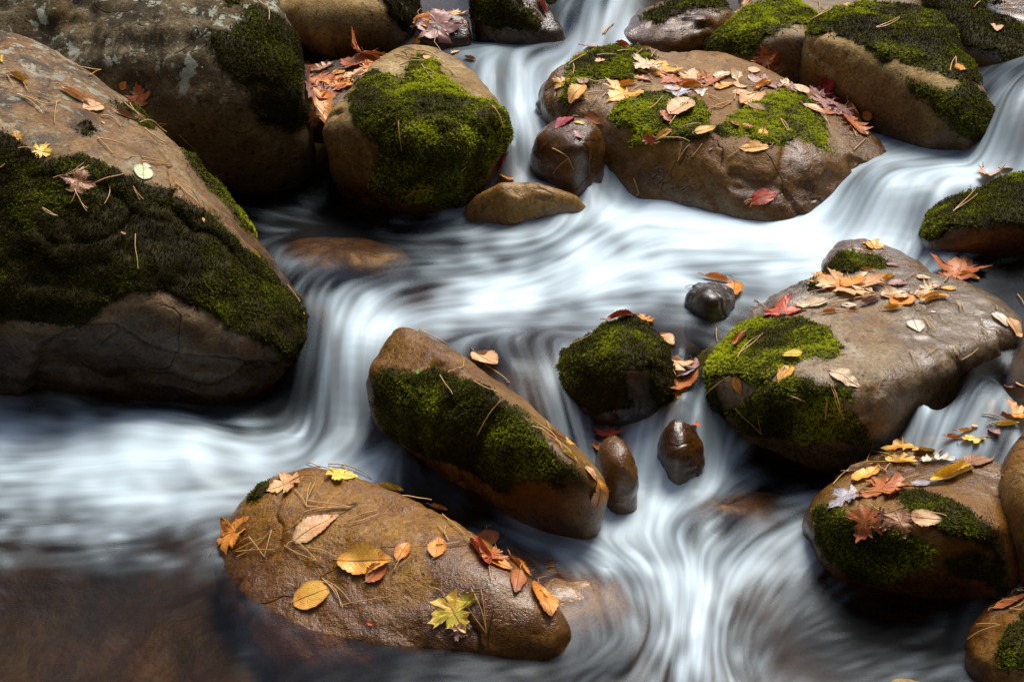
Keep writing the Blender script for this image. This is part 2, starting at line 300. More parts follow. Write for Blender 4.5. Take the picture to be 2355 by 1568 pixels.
# water grid: rows receding with distance
NR, NC = 600, 800
gy = np.geomspace(1.55, 6.3, NR); gu = np.linspace(-0.50, 0.50, NC)
def coarse(fn, k=3):
    r = np.arange(0, NR + k, k); c = np.arange(0, NC + k, k)
    yy = np.interp(r, np.arange(NR), gy); yy[-1] = max(yy[-1], gy[-1]); uu = np.interp(c, np.arange(NC), gu)
    Yg, Ug = np.meshgrid(yy, uu, indexing='ij')
    G = fn(Ug * Yg, Yg)
    def up(A):
        ri, ci = np.arange(NR) / k, np.arange(NC) / k; r0 = ri.astype(int); c0 = ci.astype(int); fr = (ri - r0)[:, None]; fc = (ci - c0)[None]
        r1 = np.minimum(r0 + 1, A.shape[0] - 1); c1 = np.minimum(c0 + 1, A.shape[1] - 1)
        return A[np.ix_(r0, c0)] * (1 - fr) * (1 - fc) + A[np.ix_(r1, c0)] * fr * (1 - fc) + A[np.ix_(r0, c1)] * (1 - fr) * fc + A[np.ix_(r1, c1)] * fr * fc
    return [up(A) for A in G]
_d2 = at_h(WPTS[:, 0] + 6 * np.cos(np.radians(WPTS[:, 4])), WPTS[:, 1] + 6 * np.sin(np.radians(WPTS[:, 4])), WPTS[:, 2])
_fl = q_of(_d2[:, 0], _d2[:, 1]) - q_of(WP3[:, 0], WP3[:, 1]); _fl /= np.linalg.norm(_fl, axis=1, keepdims=True)
FQ = HQ[:len(WPTS)]
_KF = np.sqrt(((FQ[:, None] - FQ[None]) ** 2).sum(-1) + 30 ** 2)
_WF = np.linalg.solve(np.block([[_KF - 9.0 * np.eye(len(FQ)), np.ones((len(FQ), 1))], [np.ones((1, len(FQ))), np.zeros((1, 1))]]), np.concatenate([WPTS[:, 3], [0]]))
def fields(x, y):
    sh = x.shape; q = q_of(x.ravel(), y.ravel()); f = np.empty(len(q)); u = np.empty(len(q)); v = np.empty(len(q))
    for i in range(0, len(q), 20000):
        s = slice(i, i + 20000); d2 = ((q[s][:, None] - FQ[None]) ** 2).sum(-1)
        w = 1 / (d2 + 45.0 ** 2) ** 2.2; w /= w.sum(1, keepdims=True)
        f[s] = np.sqrt(d2 + 30 ** 2) @ _WF[:-1] + _WF[-1]; u[s] = w @ _fl[:, 0]; v[s] = w @ _fl[:, 1]
    return [f.reshape(sh), u.reshape(sh), v.reshape(sh), water_h(x.ravel(), y.ravel()).reshape(sh)]
Fo, Fu, Fv, Wh = coarse(fields); Fo = np.clip(Fo, 0, 1)
Yg, Ug = np.meshgrid(gy, gu, indexing='ij'); Xg = Ug * Yg
_n = np.sqrt(Fu ** 2 + Fv ** 2) + 1e-6
_q1 = q_of(gu[:1] * 0 + gy * gu[1], gy); _q0 = q_of(gy * gu[0], gy); qc = (_q1[:, 0] - _q0[:, 0])[:, None]; qr = np.gradient(_q0[:, 1])[:, None]          # one cell in q units
vc, vr = Fu / _n / qc, Fv / _n / qr                                       # cells per q unit
def bil(A, r, c):
    r = np.clip(r, 0, NR - 1.001); c = np.clip(c, 0, NC - 1.001); r0 = r.astype(int); c0 = c.astype(int); fr = r - r0; fc = c - c0
    return A[r0, c0] * (1 - fr) * (1 - fc) + A[r0 + 1, c0] * fr * (1 - fc) + A[r0, c0 + 1] * (1 - fr) * fc + A[r0 + 1, c0 + 1] * fr * fc
def lic(N, steps, ds):
    R0, C0 = np.meshgrid(np.arange(NR, dtype=float), np.arange(NC, dtype=float), indexing='ij'); acc = N.copy(); wt = 1.0
    for sg in (1, -1):
        r, c = R0.copy(), C0.copy()
        for k in range(steps):
            a_ = bil(vr, r, c); b_ = bil(vc, r, c); r = r + sg * ds * a_; c = c + sg * ds * b_
            w = 0.5 + 0.5 * math.cos(math.pi * (k + 1) / (steps + 1)); acc += w * bil(N, r, c); wt += w
    return acc / wt
rngw = np.random.default_rng(5)
def blur(A, n):
    for _ in range(n):
        A = (A + np.roll(A, 1, 0) + np.roll(A, -1, 0)) / 3; A = (A + np.roll(A, 1, 1) + np.roll(A, -1, 1)) / 3
    return A
def norm(A): return (A - A.mean()) / (A.std() + 1e-9)
_qq = q_of(Xg, Yg); QP = np.concatenate([_qq, 0 * _qq[..., :1]], -1)
L1 = norm(blur(lic(rngw.standard_normal((NR, NC)), 40, 3.4), 1))         # fine silk threads
L2 = norm(lic(norm(blur(rngw.standard_normal((NR, NC)), 8)), 40, 5.0))    # broad ribbons
turb = norm(lic(norm(fbm(QP, 1 / 34.0, 4, 3, 0.6)), 16, 2.4))             # softer breaks
veil = norm(lic(norm(fbm(QP * np.array([1, 1.5, 1]), 1 / 95.0, 3, 9)), 22, 5.0))
mid_ = np.clip(Fo * (1 - Fo) * 4, 0, 1)
foam = np.clip(Fo - 0.05, 0, 1) / 0.95
foam = foam + mid_ * (0.05 * L1 + 0.04 * L2 + 0.085 * turb + 0.095 * veil) + 0.025 * L1 * Fo
foam += np.where(Fo < 0.4, 0.35 * np.clip(turb - 1.0, 0, 2) * Fo, 0)
foam = np.clip(foam, 0, 1); foam = foam ** 1.5 * 0.98
wisp = veil
Zw = Wh + 0.0015 * smooth(0.02, 0.4, Fo) * wisp + 0.0005 * L2 * Fo + 0.0003 * turb * (1 - Fo)
streak = 0.5 + 0.03 * L2 + 0.03 * L1 + 0.06 * turb

# ---------------------------------------------------------------- stream bed, plus unseen valley sides added to block low sky light
def bed_h(x, y):
    z = water_h(x, y) - 0.13
    P = np.stack([x, y, 0 * x], -1)
    z = z + 0.05 * fbm(P, 3.0, 4, 21) + 0.025 * np.abs(fbm(P, 11.0, 3, 22))
    side = np.maximum(np.abs(x) - 3.2, 0); back = np.maximum(-1.2 - y, 0); far = np.maximum(y - 7.5, 0)  # side, back and far slopes shaped to darken boulder fronts and steer reflections
    return z + side * 1.1 + back * 1.3 + far * 0.32 + (side + back) * 0.35 * fbm(P, 0.35, 3, 33)
bx_ = np.concatenate([np.linspace(-26, -3.4, 24), np.linspace(-3.2, 3.2, 220), np.linspace(3.4, 26, 24)])
by_ = np.concatenate([np.linspace(-22, 0.8, 26), np.linspace(0.9, 7.5, 230), np.linspace(8, 40, 30)])
BX, BY = np.meshgrid(bx_, by_, indexing='ij')
BZ = bed_h(BX.ravel(), BY.ravel())
def grid_faces(n, m):
    i = np.arange(n * m).reshape(n, m); return np.stack([i[:-1, :-1], i[1:, :-1], i[1:, 1:], i[:-1, 1:]], -1).reshape(-1, 4)
def bed_material():
    g = NT('stream_bed_gravel'); tc = g.n('TexCoord'); co = tc.outputs['Object']
    n1 = g.noise(co, 5, 4, 0.55); n2 = g.noise(co, 28, 4, 0.6)
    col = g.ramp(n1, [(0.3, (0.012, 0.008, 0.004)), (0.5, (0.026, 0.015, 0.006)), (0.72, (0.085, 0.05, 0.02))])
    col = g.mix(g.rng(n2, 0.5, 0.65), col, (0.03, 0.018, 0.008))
    b = g.n('BsdfPrincipled'); g.l(col, b.inputs['Base Color']); b.inputs['Roughness'].default_value = 0.6
    g.l(g.bump(n2, 0.5, 0.02), b.inputs['Normal']); g.l(b.outputs[0], g.out.inputs[0]); return g.m
def added_bank_material():
    g = NT('added_bank_slope'); tc = g.n('TexCoord'); co = tc.outputs['Object']
    n1 = g.noise(co, 3, 6, 0.7); n2 = g.noise(co, 25, 4, 0.7)
    col = g.ramp(n1, [(0.35, (0.025, 0.03, 0.012)), (0.55, (0.06, 0.04, 0.018)), (0.7, (0.10, 0.055, 0.02))])
    col = g.mix(g.rng(n2, 0.5, 0.7), col, (0.03, 0.025, 0.012))
    b = g.n('BsdfPrincipled'); g.l(col, b.inputs['Base Color']); b.inputs['Roughness'].default_value = 0.9
    g.l(g.bump(n2, 0.6, 0.1), b.inputs['Normal']); g.l(b.outputs[0], g.out.inputs[0]); return g.m
bedF = grid_faces(len(bx_), len(by_))
fx, fy = BX.ravel()[bedF].mean(1), BY.ravel()[bedF].mean(1)
isb = ((np.abs(fx) > 3.3) | (fy < -1.2) | (fy > 7.6)).astype(int)
bed = mesh_np('stream_bed', np.stack([BX.ravel(), BY.ravel(), BZ], -1), bedF, mats=[bed_material(), added_bank_material()], midx=isb)
tag(bed, kind='structure')

# ---------------------------------------------------------------- boulders
ROCKS = {}
def boulder(key, pts, mat, sub=5, zb=None, ov=0.0, blur_n=12, rough=0.012, lump=0.03, wet=0.1, seed=0, wet_shade_band=0.09, ledges=(), lich=None, wet_shade_poly=()):
    P = []
    for X, Y, d in pts: P.append(at_y(X, Y, d) if d > 1.5 else at_h(X, Y, d))
    P = np.array(P); ctr = P.mean(0)
    zb = zb if zb is not None else min(P[:, 2].min() - 0.10, ctr[2] - 0.12)
    low = P.copy(); low[:, :2] = ctr[:2] + (P[:, :2] - ctr[:2]) * 0.95; low[:, 2] = zb; low[:, 1] += ov
    hi = P[P[:, 2] > (P[:, 2].min() + P[:, 2].max()) / 2]
    bk = hi.copy(); bk[:, 1] += 0.35 * (hi[:, 2] - zb) + 0.02; bk[:, 2] = zb; bk[:, 0] = ctr[0] + (bk[:, 0] - ctr[0]) * 0.92
    md = hi.copy(); md[:, 1] += 0.10 * (hi[:, 2] - zb) + 0.03; md[:, 2] -= 0.35 * (hi[:, 2] - zb)
    bm = bmesh.new()
    for p in np.concatenate([P, low, bk, md]): bm.verts.new(p)
    r_ = bmesh.ops.convex_hull(bm, input=bm.verts)
    bmesh.ops.delete(bm, geom=list({v for v in r_['geom_interior'] + r_['geom_unused'] if isinstance(v, bmesh.types.BMVert)}), context='VERTS')
    bm.normal_update(); c = np.mean([v.co[:] for v in bm.verts], axis=0)
    N = np.array([f.normal[:] for f in bm.faces]); D = np.array([f.normal.dot(f.verts[0].co) for f in bm.faces])
    good = np.linalg.norm(N, axis=1) > 0.5; N, D = N[good], D[good]
    sg = np.sign(D - N @ c); N, D = N * sg[:, None], D * sg; bm.free()
    ic = bmesh.new(); bmesh.ops.create_icosphere(ic, subdivisions=sub, radius=1)
    U = np.array([v.co[:] for v in ic.verts]); U /= np.linalg.norm(U, axis=1, keepdims=True)
    E = np.array([[e_.verts[0].index, e_.verts[1].index] for e_ in ic.edges]); F = np.array([[v.index for v in f.verts] for f in ic.faces]); ic.free()
    h = D - N @ c; dn = U @ N.T; r = np.where(dn > 1e-4, h[None] / np.maximum(dn, 1e-4), 1e9).min(1); r0 = r.copy()
    cnt = np.bincount(E.ravel(), minlength=len(U))
    nb = max(3, int(blur_n * 4 ** (sub - 5)))
    for _ in range(nb):
        r = 0.4 * r + 0.6 * (np.bincount(E[:, 0], r[E[:, 1]], len(U)) + np.bincount(E[:, 1], r[E[:, 0]], len(U))) / cnt
    rs = r0 - r
    for _ in range(nb): rs = 0.4 * rs + 0.6 * (np.bincount(E[:, 0], rs[E[:, 1]], len(U)) + np.bincount(E[:, 1], rs[E[:, 0]], len(U))) / cnt
    r = r + 0.8 * rs; top = r0 > np.percentile(r0, 50); r *= np.mean((r0 / r)[top]) ** 0.9
    V = c + U * r[:, None]; size = np.cbrt(np.prod(V.max(0) - V.min(0)))
    crs = fbm(V, 3.4 / size, 3, seed + 15); axs = np.array([0.25, 0.3, 1.0]); lay = (V @ axs) / size * 7 + 1.6 * fbm(V, 2.2 / size, 2, seed + 16); lay = lay - np.floor(lay)
    disp = size * (-0.020 * np.exp(-(crs / 0.05) ** 2) * smooth(-0.1, 0.25, fbm(V, 1.8 / size, 2, seed + 18)) + 0.008 * (smooth(0.0, 0.75, lay) - smooth(0.8, 1.0, lay)) * smooth(-0.05, 0.2, fbm(V, 2.0 / size, 2, seed + 19)) + lump * fbm(V, 2.6 / size, 3, seed) + rough * fbm(V, 9 / size, 4, seed + 5)) + 0.005 * fbm(V, 26, 4, seed + 9)
    V = V + U * disp[:, None]
    X, Y = proj(V)
    for poly, dep in ledges:                                            # a broken-off slab leaves a step
        s = sdf_poly(X, Y, poly) + 6 * fbm(V, 12, 3, seed + 3); V = V - U * (dep * smooth(-2, 4, s))[:, None]
    fn = np.cross(V[F[:, 1]] - V[F[:, 0]], V[F[:, 2]] - V[F[:, 0]]); vn = np.zeros_like(V)
    for k in range(3): np.add.at(vn, F[:, k], fn)
    vn /= np.linalg.norm(vn, axis=1, keepdims=True) + 1e-12
    hw = water_h(V[:, 0], V[:, 1])
    wt = np.clip(wet + 0.15 * fbm(V, 5, 3, seed + 40) + 1 - smooth(0.0, wet_shade_band, V[:, 2] - hw + 0.03 * fbm(V, 9, 3, seed + 41)), 0, 1)  # damp above the waterline; wide bands also paint shade on lower faces
    for poly, am in wet_shade_poly: wt = np.clip(np.maximum(wt, am * smooth(-25, 30, sdf_poly(X, Y, poly) + 22 * fbm(V, 7, 4, seed + 44))), 0, 1)
    ROCKS[key] = dict(V=V, F=F, N=vn, wet=wt, under=np.zeros(len(V)), mat=mat, planes=(N, D), seed=seed,
                      lich=(np.ones(len(V)) if lich is None else smooth(lich[0], lich[1], V[:, 2])), moss=[])
M = {}
M['lichen'] = rock_mat('lichened_sandstone', (0.11, 0.085, 0.045), (0.18, 0.15, 0.09), (0.26, 0.22, 0.14), lichen=1.0, gloss=0.2, rough=0.85, stain=0.15, seed=1)
M['left'] = rock_mat('left_boulder_stone', (0.18, 0.095, 0.038), (0.32, 0.22, 0.12), (0.43, 0.33, 0.20), lichen=0.7, blue=0.75, gloss=0.35, rough=0.6, stain=0.5, wet_shade_col=0.24, film=0.25, seed=2)  # very dark wet tone: algae-wet stone plus shade put into the colour
M['tan'] = rock_mat('tan_sandstone', (0.24, 0.16, 0.06), (0.39, 0.29, 0.135), (0.50, 0.40, 0.22), gloss=0.25, rough=0.7, stain=0.25, seed=3)
M['brown'] = rock_mat('brown_wet_stone', (0.19, 0.085, 0.010), (0.32, 0.17, 0.035), (0.42, 0.28, 0.11), blue=0.3, gloss=0.4, rough=0.5, stain=0.6, seed=4, film=0.4)
M['ochre'] = rock_mat('ochre_wet_stone', (0.20, 0.082, 0.002), (0.35, 0.165, 0.010), (0.46, 0.265, 0.05), blue=0.2, gloss=0.5, rough=0.45, stain=0.6, seed=5, bumpk=0.6, film=0.38, wet_shade_col=0.5)
M['gold'] = rock_mat('golden_wet_stone', (0.28, 0.14, 0.028), (0.42, 0.24, 0.06), (0.50, 0.33, 0.12), gloss=0.5, rough=0.4, stain=0.4, wet_shade_col=0.6, seed=9)
M['grey'] = rock_mat('grey_brown_stone', (0.25, 0.17, 0.085), (0.38, 0.31, 0.21), (0.48, 0.425, 0.33), blue=0.6, gloss=0.4, rough=0.5, stain=0.45, seed=6)
M['dark'] = rock_mat('dark_wet_stone', (0.045, 0.024, 0.010), (0.08, 0.047, 0.024), (0.13, 0.085, 0.05), blue=0.3, gloss=0.55, rough=0.34, stain=0.45, seed=7, bumpk=0.4, wr=0.14)
M['umber'] = rock_mat('umber_wet_stone', (0.12, 0.052, 0.010), (0.20, 0.095, 0.020), (0.27, 0.15, 0.05), blue=0.1, gloss=0.45, rough=0.34, stain=0.5, seed=8, bumpk=0.4, wr=0.16)

boulder('R1', [(-350,880,3.12),(0,900,3.08),(300,925,3.02),(560,945,2.98),(680,892,3.05),(735,800,3.18),(-350,700,2.98),(0,700,2.95),(330,690,2.95),(600,790,3.0),
  (-350,280,3.25),(0,320,3.2),(200,370,3.2),(430,460,3.2),(560,580,3.2),(700,720,3.2),(-350,-60,3.9),(0,50,3.8),(120,100,3.8),(230,175,3.75),(330,260,3.7),(500,420,3.6),(590,560,3.5),(690,700,3.4),(765,785,3.26),(755,840,3.16)],
  'left', 7, ov=0.12, blur_n=5, seed=11, wet=0.08, lump=0.012, ledges=[([(90,790),(190,745),(260,742),(330,790),(400,815),(560,830),(700,850),(800,900),(700,1000),(-60,1000),(60,900)], 0.03)], lich=(0.5, 0.75), wet_shade_band=0.42, wet_shade_poly=[([(0,760),(200,760),(330,690),(480,740),(620,820),(740,840),(640,1000),(-100,1000)], 1.0)])  # lower face darkened for wet algae and, in the same colour, its shade
boulder('R2', [(540,437,4.05),(420,430,4.05),(600,420,4.02),(660,370,3.95),(705,290,3.95),(697,110,4.05),(650,0,4.2),(560,-130,4.5),(300,-250,4.7),(-100,-250,4.6),(-350,-100,4.3),(-350,300,4.0),(100,350,3.9),
  (550,250,3.82),(250,150,3.9),(400,300,3.85),(520,60,3.95),(600,20,4.1)], 'lichen', 6, ov=0.2, blur_n=8, seed=12, wet=0.0, lump=0.015, lich=(0.5, 0.72))
boulder('R3', [(660,60,4.9),(736,111,4.85),(807,112,4.85),(925,97,4.9),(962,75,5.0),(952,0,5.1),(940,-120,5.5),(650,-120,5.5),(600,20,5.0),(800,20,4.75),(900,20,4.8)], 'tan', 5, ov=0.35, zb=0.30, seed=13, wet=0.0)
boulder('R4', [(860,470,3.85),(920,490,3.82),(1000,495,3.8),(1060,470,3.85),(1120,385,3.85),(1165,310,3.9),(1168,270,3.95),(1150,240,4.05),(1090,165,4.25),(1050,125,4.35),(990,100,4.45),(940,97,4.45),(890,115,4.4),(850,150,4.25),(800,215,4.05),(742,270,3.95),(745,300,3.9),(780,350,3.88),(820,420,3.87),
  (880,240,3.85),(1000,250,3.82),(1130,260,3.88),(960,330,3.72),(1050,350,3.73),(870,320,3.78)], 'tan', 6, ov=0.15, blur_n=4, seed=14, wet=0.08, lump=0.018, wet_shade_band=0.16)  # band widened: wet algae and painted shade on the lower face
boulder('R5', [(1222,330,3.92),(1240,290,3.95),(1290,265,3.98),(1350,265,3.98),(1385,295,3.95),(1393,340,3.92),(1375,390,3.88),(1330,420,3.86),(1290,425,3.86),(1250,400,3.88),(1228,365,3.9),(1300,340,3.80),(1345,330,3.80)], 'umber', 5, blur_n=16, seed=15, wet=0.75, lump=0.04, rough=0.025)
boulder('R6', [(1058,485,3.78),(1075,442,3.76),(1130,418,3.74),(1190,410,3.74),(1250,420,3.74),(1310,438,3.76),(1368,460,3.76),(1360,482,3.75),(1230,515,3.73),(1150,513,3.73),(1090,503,3.74),(1180,455,3.68)], 'gold', 5, seed=16, wet=0.4, wet_shade_band=0.04)
boulder('R7', [(1450,452,3.88),(1520,467,3.83),(1600,487,3.78),(1690,505,3.7),(1780,520,3.65),(1850,510,3.67),(1900,490,3.72),(1960,440,3.85),(2000,400,3.92),(2090,375,3.95),(2065,345,4.02),(1960,265,4.2),(1900,225,4.28),(1850,190,4.35),(1780,155,4.42),(1700,125,4.5),(1630,112,4.55),(1560,115,4.55),(1430,110,4.5),(1370,105,4.5),(1310,125,4.4),(1260,160,4.3),(1235,190,4.2),(1240,215,4.15),(1300,245,4.1),(1390,300,4.0),(1395,380,3.97),
  (1480,330,3.92),(1600,335,3.84),(1750,345,3.78),(1880,340,3.83),(1980,340,3.95),(1650,420,3.75),(1850,420,3.73)], 'brown', 7, blur_n=4, seed=17, wet=0.28, lump=0.014, wet_shade_band=0.16, wet_shade_poly=[([(1800,300),(1900,290),(2000,300),(2070,370),(1960,450),(1850,520),(1760,480),(1790,380)], 0.8), ([(1230,190),(1290,210),(1420,300),(1420,440),(1380,330),(1240,230)], 0.8)])
boulder('R8', [(1380,85,4.75),(1390,100,4.72),(1440,112,4.68),(1500,122,4.65),(1560,120,4.65),(1620,105,4.7),(1660,70,4.8),(1690,30,4.9),(1680,5,5.0),(1620,-20,5.1),(1540,-10,5.1),(1480,15,5.0),(1420,50,4.9),(1520,70,4.62),(1600,50,4.7)], 'umber', 5, blur_n=7, seed=18, wet=0.6, lump=0.05,
  ledges=[([(1440,75),(1500,50),(1600,45),(1640,60),(1560,85),(1480,92)], 0.02)])
boulder('R9', [(1610,112,4.7),(1660,60,4.75),(1720,20,4.85),(1770,0,4.95),(1830,5,4.95),(1890,35,4.85),(1910,70,4.75),(1900,180,4.6),(1800,175,4.55),(1700,150,4.55),(1780,80,4.55),(1850,80,4.55)], 'grey', 5, blur_n=7, seed=19, wet=0.05, lump=0.035)
boulder('R10', [(1853,75,4.5),(1858,140,4.42),(1880,185,4.4),(1930,225,4.35),(1990,270,4.22),(2060,320,4.08),(2130,342,3.97),(2210,347,3.93),(2280,362,3.88),(2292,340,3.9),(2297,290,3.95),(2280,230,4.05),(2250,190,4.15),(2220,130,4.3),(2180,50,4.5),(2150,25,4.6),(2100,22,4.65),(2020,13,4.7),(1960,13,4.7),(1900,22,4.65),(1870,45,4.6),
  (1900,90,4.38),(2000,120,4.28),(2090,110,4.22),(2150,80,4.3),(2080,230,4.08),(2200,240,3.92),(2250,260,3.9)], 'tan', 6, ov=0.1, blur_n=3, seed=20, wet=0.0, lump=0.018, wet_shade_band=0.22)
boulder('R11', [(2140,22,4.9),(2200,25,4.95),(2280,35,4.95),(2340,60,4.85),(2420,95,4.75),(2430,190,4.5),(2330,187,4.5),(2290,172,4.5),(2230,130,4.6),(2330,120,4.5)], 'dark', 5, ov=0.15, seed=21, wet=0.1)
boulder('R12', [(2265,15,5.3),(2290,-10,5.4),(2400,-20,5.4),(2400,60,5.1),(2340,50,5.1),(2290,35,5.2)], 'umber', 5, seed=22, wet=0.5)
boulder('R13', [(2130,20,5.5),(2140,-40,5.7),(2260,-40,5.7),(2270,15,5.4),(2200,25,5.35)], 'dark', 5, seed=23, wet=0.2)
boulder('R14', [(1690,20,5.5),(1700,-60,6),(2130,-60,6),(2140,25,5.4),(2000,45,5.3),(1850,40,5.3)], 'grey', 5, seed=24, wet=0.5, lump=0.05)
boulder('R15', [(1080,-30,4.75),(1240,-30,4.8),(1262,25,4.75),(1300,68,4.7),(1292,88,4.66),(1240,86,4.64),(1160,76,4.66),(1090,44,4.7),(1170,20,4.66)], 'dark', 5, seed=25, wet=0.6)
boulder('R16', [(1250,-30,5.4),(1400,-40,5.4),(1402,15,5.2),(1370,38,5.1),(1310,45,5.05),(1260,20,5.15)], 'dark', 5, seed=26, wet=0.4)
boulder('R17', [(955,30,4.7),(1000,22,4.7),(1070,36,4.7),(1088,80,4.62),(1050,94,4.6),(985,94,4.6),(955,82,4.62)], 'dark', 5, seed=27, wet=0.7, lump=0.06)
boulder('R18', [(2125,520,3.5),(2135,490,3.55),(2170,460,3.6),(2220,430,3.68),(2280,405,3.75),(2354,380,3.8),(2480,360,3.85),(2500,600,3.4),(2354,605,3.38),(2220,602,3.4),(2150,590,3.42),(2128,560,3.45),(2230,510,3.38),(2350,500,3.32)], 'umber', 5, ov=0.12, blur_n=7, seed=28, wet=0.25)
boulder('R19', [(1885,632,3.32),(1900,590,3.4),(1930,555,3.48),(1980,545,3.5),(2040,560,3.48),(2100,590,3.42),(2150,617,3.35),(2120,650,3.25),(1950,660,3.22),(1960,610,3.3)], 'brown', 5, seed=29, wet=0.6)
boulder('R20', [(1740,700,3.22),(1800,660,3.25),(1880,635,3.28),(1960,617,3.3),(2040,612,3.3),(2120,615,3.3),(2200,635,3.25),(2280,670,3.2),(2345,705,3.1),(2375,745,3.0),(2360,758,2.96),(2250,810,2.87),(2150,842,2.81),(2095,874,2.77),(2070,940,2.72),(2060,1020,2.72),(2000,1062,2.86),(1900,1072,2.88),(1780,1060,2.9),(1680,1040,2.92),(1610,985,2.92),(1572,935,2.92),(1568,880,2.94),(1585,835,2.97),(1650,780,3.08),(1700,740,3.15),
  (1700,880,2.75),(1850,880,2.68),(1970,890,2.66),(2040,900,2.68),(1950,960,2.65)], 'grey', 7, ov=0.2, blur_n=4, seed=30, wet=0.25, lump=0.012, wet_shade_band=0.13, wet_shade_poly=[([(2080,760),(2250,760),(2350,790),(2100,900),(2060,1000),(1990,960),(2020,860)], 0.8), ([(1760,690),(2000,640),(2200,700),(2000,715),(1780,740)], 0.6)])  # wide band darkens the underside for shade as well as wet algae
boulder('R21', [(1573,690,3.15),(1580,665,3.18),(1610,647,3.22),(1650,643,3.23),(1685,660,3.2),(1692,690,3.15),(1670,712,3.1),(1600,712,3.1),(1635,680,3.07)], 'dark', 5, seed=31, wet=0.9, lump=0.025, blur_n=16, rough=0.03)
boulder('R22', [(1280,850,2.92),(1290,815,2.95),(1340,775,2.98),(1400,745,2.98),(1450,733,2.98),(1490,745,2.97),(1515,775,2.92),(1540,820,2.88),(1548,880,2.83),(1540,920,2.82),(1500,942,2.79),(1430,952,2.77),(1370,957,2.77),(1320,925,2.82),(1290,885,2.88),(1420,810,2.80),(1460,850,2.76),(1370,850,2.80)], 'dark', 6, ov=0.05, blur_n=3, seed=32, wet=0.25, lump=0.02)
boulder('R23', [(842,870,2.85),(865,820,2.9),(890,770,2.95),(910,748,2.97),(940,748,2.97),(1000,783,2.92),(1090,830,2.83),(1170,890,2.78),(1250,960,2.68),(1310,1010,2.6),(1360,1060,2.58),(1397,1105,2.53),(1397,1150,2.5),(1370,1172,2.52),(1300,1177,2.52),(1200,1162,2.55),(1130,1150,2.58),(1050,1082,2.7),(960,1042,2.76),(890,1000,2.85),(850,930,2.9),
  (870,850,2.85),(1000,850,2.77),(1100,880,2.68),(1200,950,2.56),(1280,1030,2.46),(1340,1080,2.42),(1390,1115,2.44),(1100,1000,2.62),(1240,1090,2.46)], 'brown', 6, ov=0.08, blur_n=2, seed=33, wet=0.5, lump=0.014, wet_shade_band=0.07)
boulder('R24', [(1508,1050,2.72),(1516,1000,2.74),(1543,958,2.76),(1572,952,2.76),(1600,985,2.77),(1620,1040,2.72),(1615,1080,2.7),(1575,1097,2.68),(1530,1085,2.69),(1560,1030,2.66)], 'umber', 5, blur_n=16, seed=34, wet=0.85, lump=0.02, rough=0.025)
boulder('R25', [(1372,1030,2.64),(1390,1003,2.66),(1420,996,2.66),(1450,1025,2.63),(1472,1090,2.6),(1455,1128,2.58),(1415,1126,2.58),(1385,1080,2.6),(1420,1060,2.57)], 'brown', 5, seed=35, wet=0.8)
boulder('R26', [(485,1240,2.5),(500,1200,2.53),(540,1150,2.57),(590,1100,2.62),(640,1075,2.64),(700,1065,2.65),(770,1075,2.63),(850,1105,2.57),(960,1150,2.5),(1060,1200,2.42),(1110,1230,2.38),(1200,1300,2.28),(1260,1360,2.21),(1320,1400,2.18),(1335,1440,2.15),(1250,1460,2.14),(1120,1470,2.15),(1000,1490,2.14),(860,1540,2.13),(650,1540,2.14),(560,1440,2.25),(490,1320,2.4),
  (700,1200,2.43),(900,1250,2.34),(1080,1310,2.25),(1200,1400,2.17),(800,1380,2.25)], 'ochre', 7, blur_n=7, seed=36, wet=0.55, lump=0.014, wet_shade_band=0.06, wet_shade_poly=[([(960,1230),(1080,1230),(1220,1310),(1330,1400),(1330,1460),(1050,1480),(880,1440),(1000,1340)], 1.0), ([(470,1180),(540,1140),(520,1300),(600,1450),(700,1560),(480,1500)], 0.9)])
boulder('R27', [(1857,1165,2.5),(1870,1140,2.53),(1930,1090,2.58),(2000,1050,2.63),(2100,1020,2.66),(2180,1000,2.68),(2260,1000,2.67),(2310,1030,2.6),(2335,1100,2.48),(2345,1200,2.36),(2355,1300,2.28),(2340,1400,2.26),(2230,1420,2.32),(2100,1402,2.34),(2000,1370,2.37),(1920,1310,2.36),(1880,1250,2.42),(1860,1200,2.46),
  (1960,1180,2.36),(2060,1190,2.3),(2200,1200,2.28),(2300,1200,2.3),(2100,1290,2.26)], 'brown', 6, ov=0.12, blur_n=4, seed=37, wet=0.35, lump=0.014, wet_shade_band=0.16)  # wide band mixes algae damp with shade painted on the lower front
boulder('R28', [(2312,1090,2.4),(2330,1030,2.45),(2360,980,2.55),(2480,980,2.55),(2480,1330,2.2),(2380,1330,2.25),(2330,1220,2.32),(2312,1150,2.36),(2390,1150,2.25)], 'brown', 5, seed=38, wet=0.1)
boulder('R28b', [(2262,985,2.66),(2275,958,2.7),(2320,945,2.72),(2400,935,2.75),(2400,1010,2.6),(2320,1018,2.58),(2280,1008,2.62)], 'brown', 5, seed=39, wet=0.3)
boulder('R31', [(2255,945,2.70),(2270,918,2.72),(2300,912,2.73),(2314,940,2.7),(2300,962,2.67),(2268,967,2.67)], 'dark', 4, seed=40, wet=0.8)
boulder('R29', [(2222,1480,2.15),(2230,1440,2.19),(2260,1400,2.23),(2300,1370,2.26),(2354,1350,2.27),(2480,1340,2.25),(2480,1640,1.9),(2350,1600,1.98),(2260,1540,2.06),(2228,1510,2.1),(2330,1440,2.1),(2340,1500,2.02)], 'brown', 5, seed=41, wet=0.45, wet_shade_band=0.06)
boulder('R30', [(2000,1575,2.02),(2060,1553,2.05),(2120,1565,2.03),(2150,1600,1.98),(2060,1640,1.93),(1980,1610,1.98)], 'tan', 5, seed=42, wet=0.2, wet_shade_band=0.02)
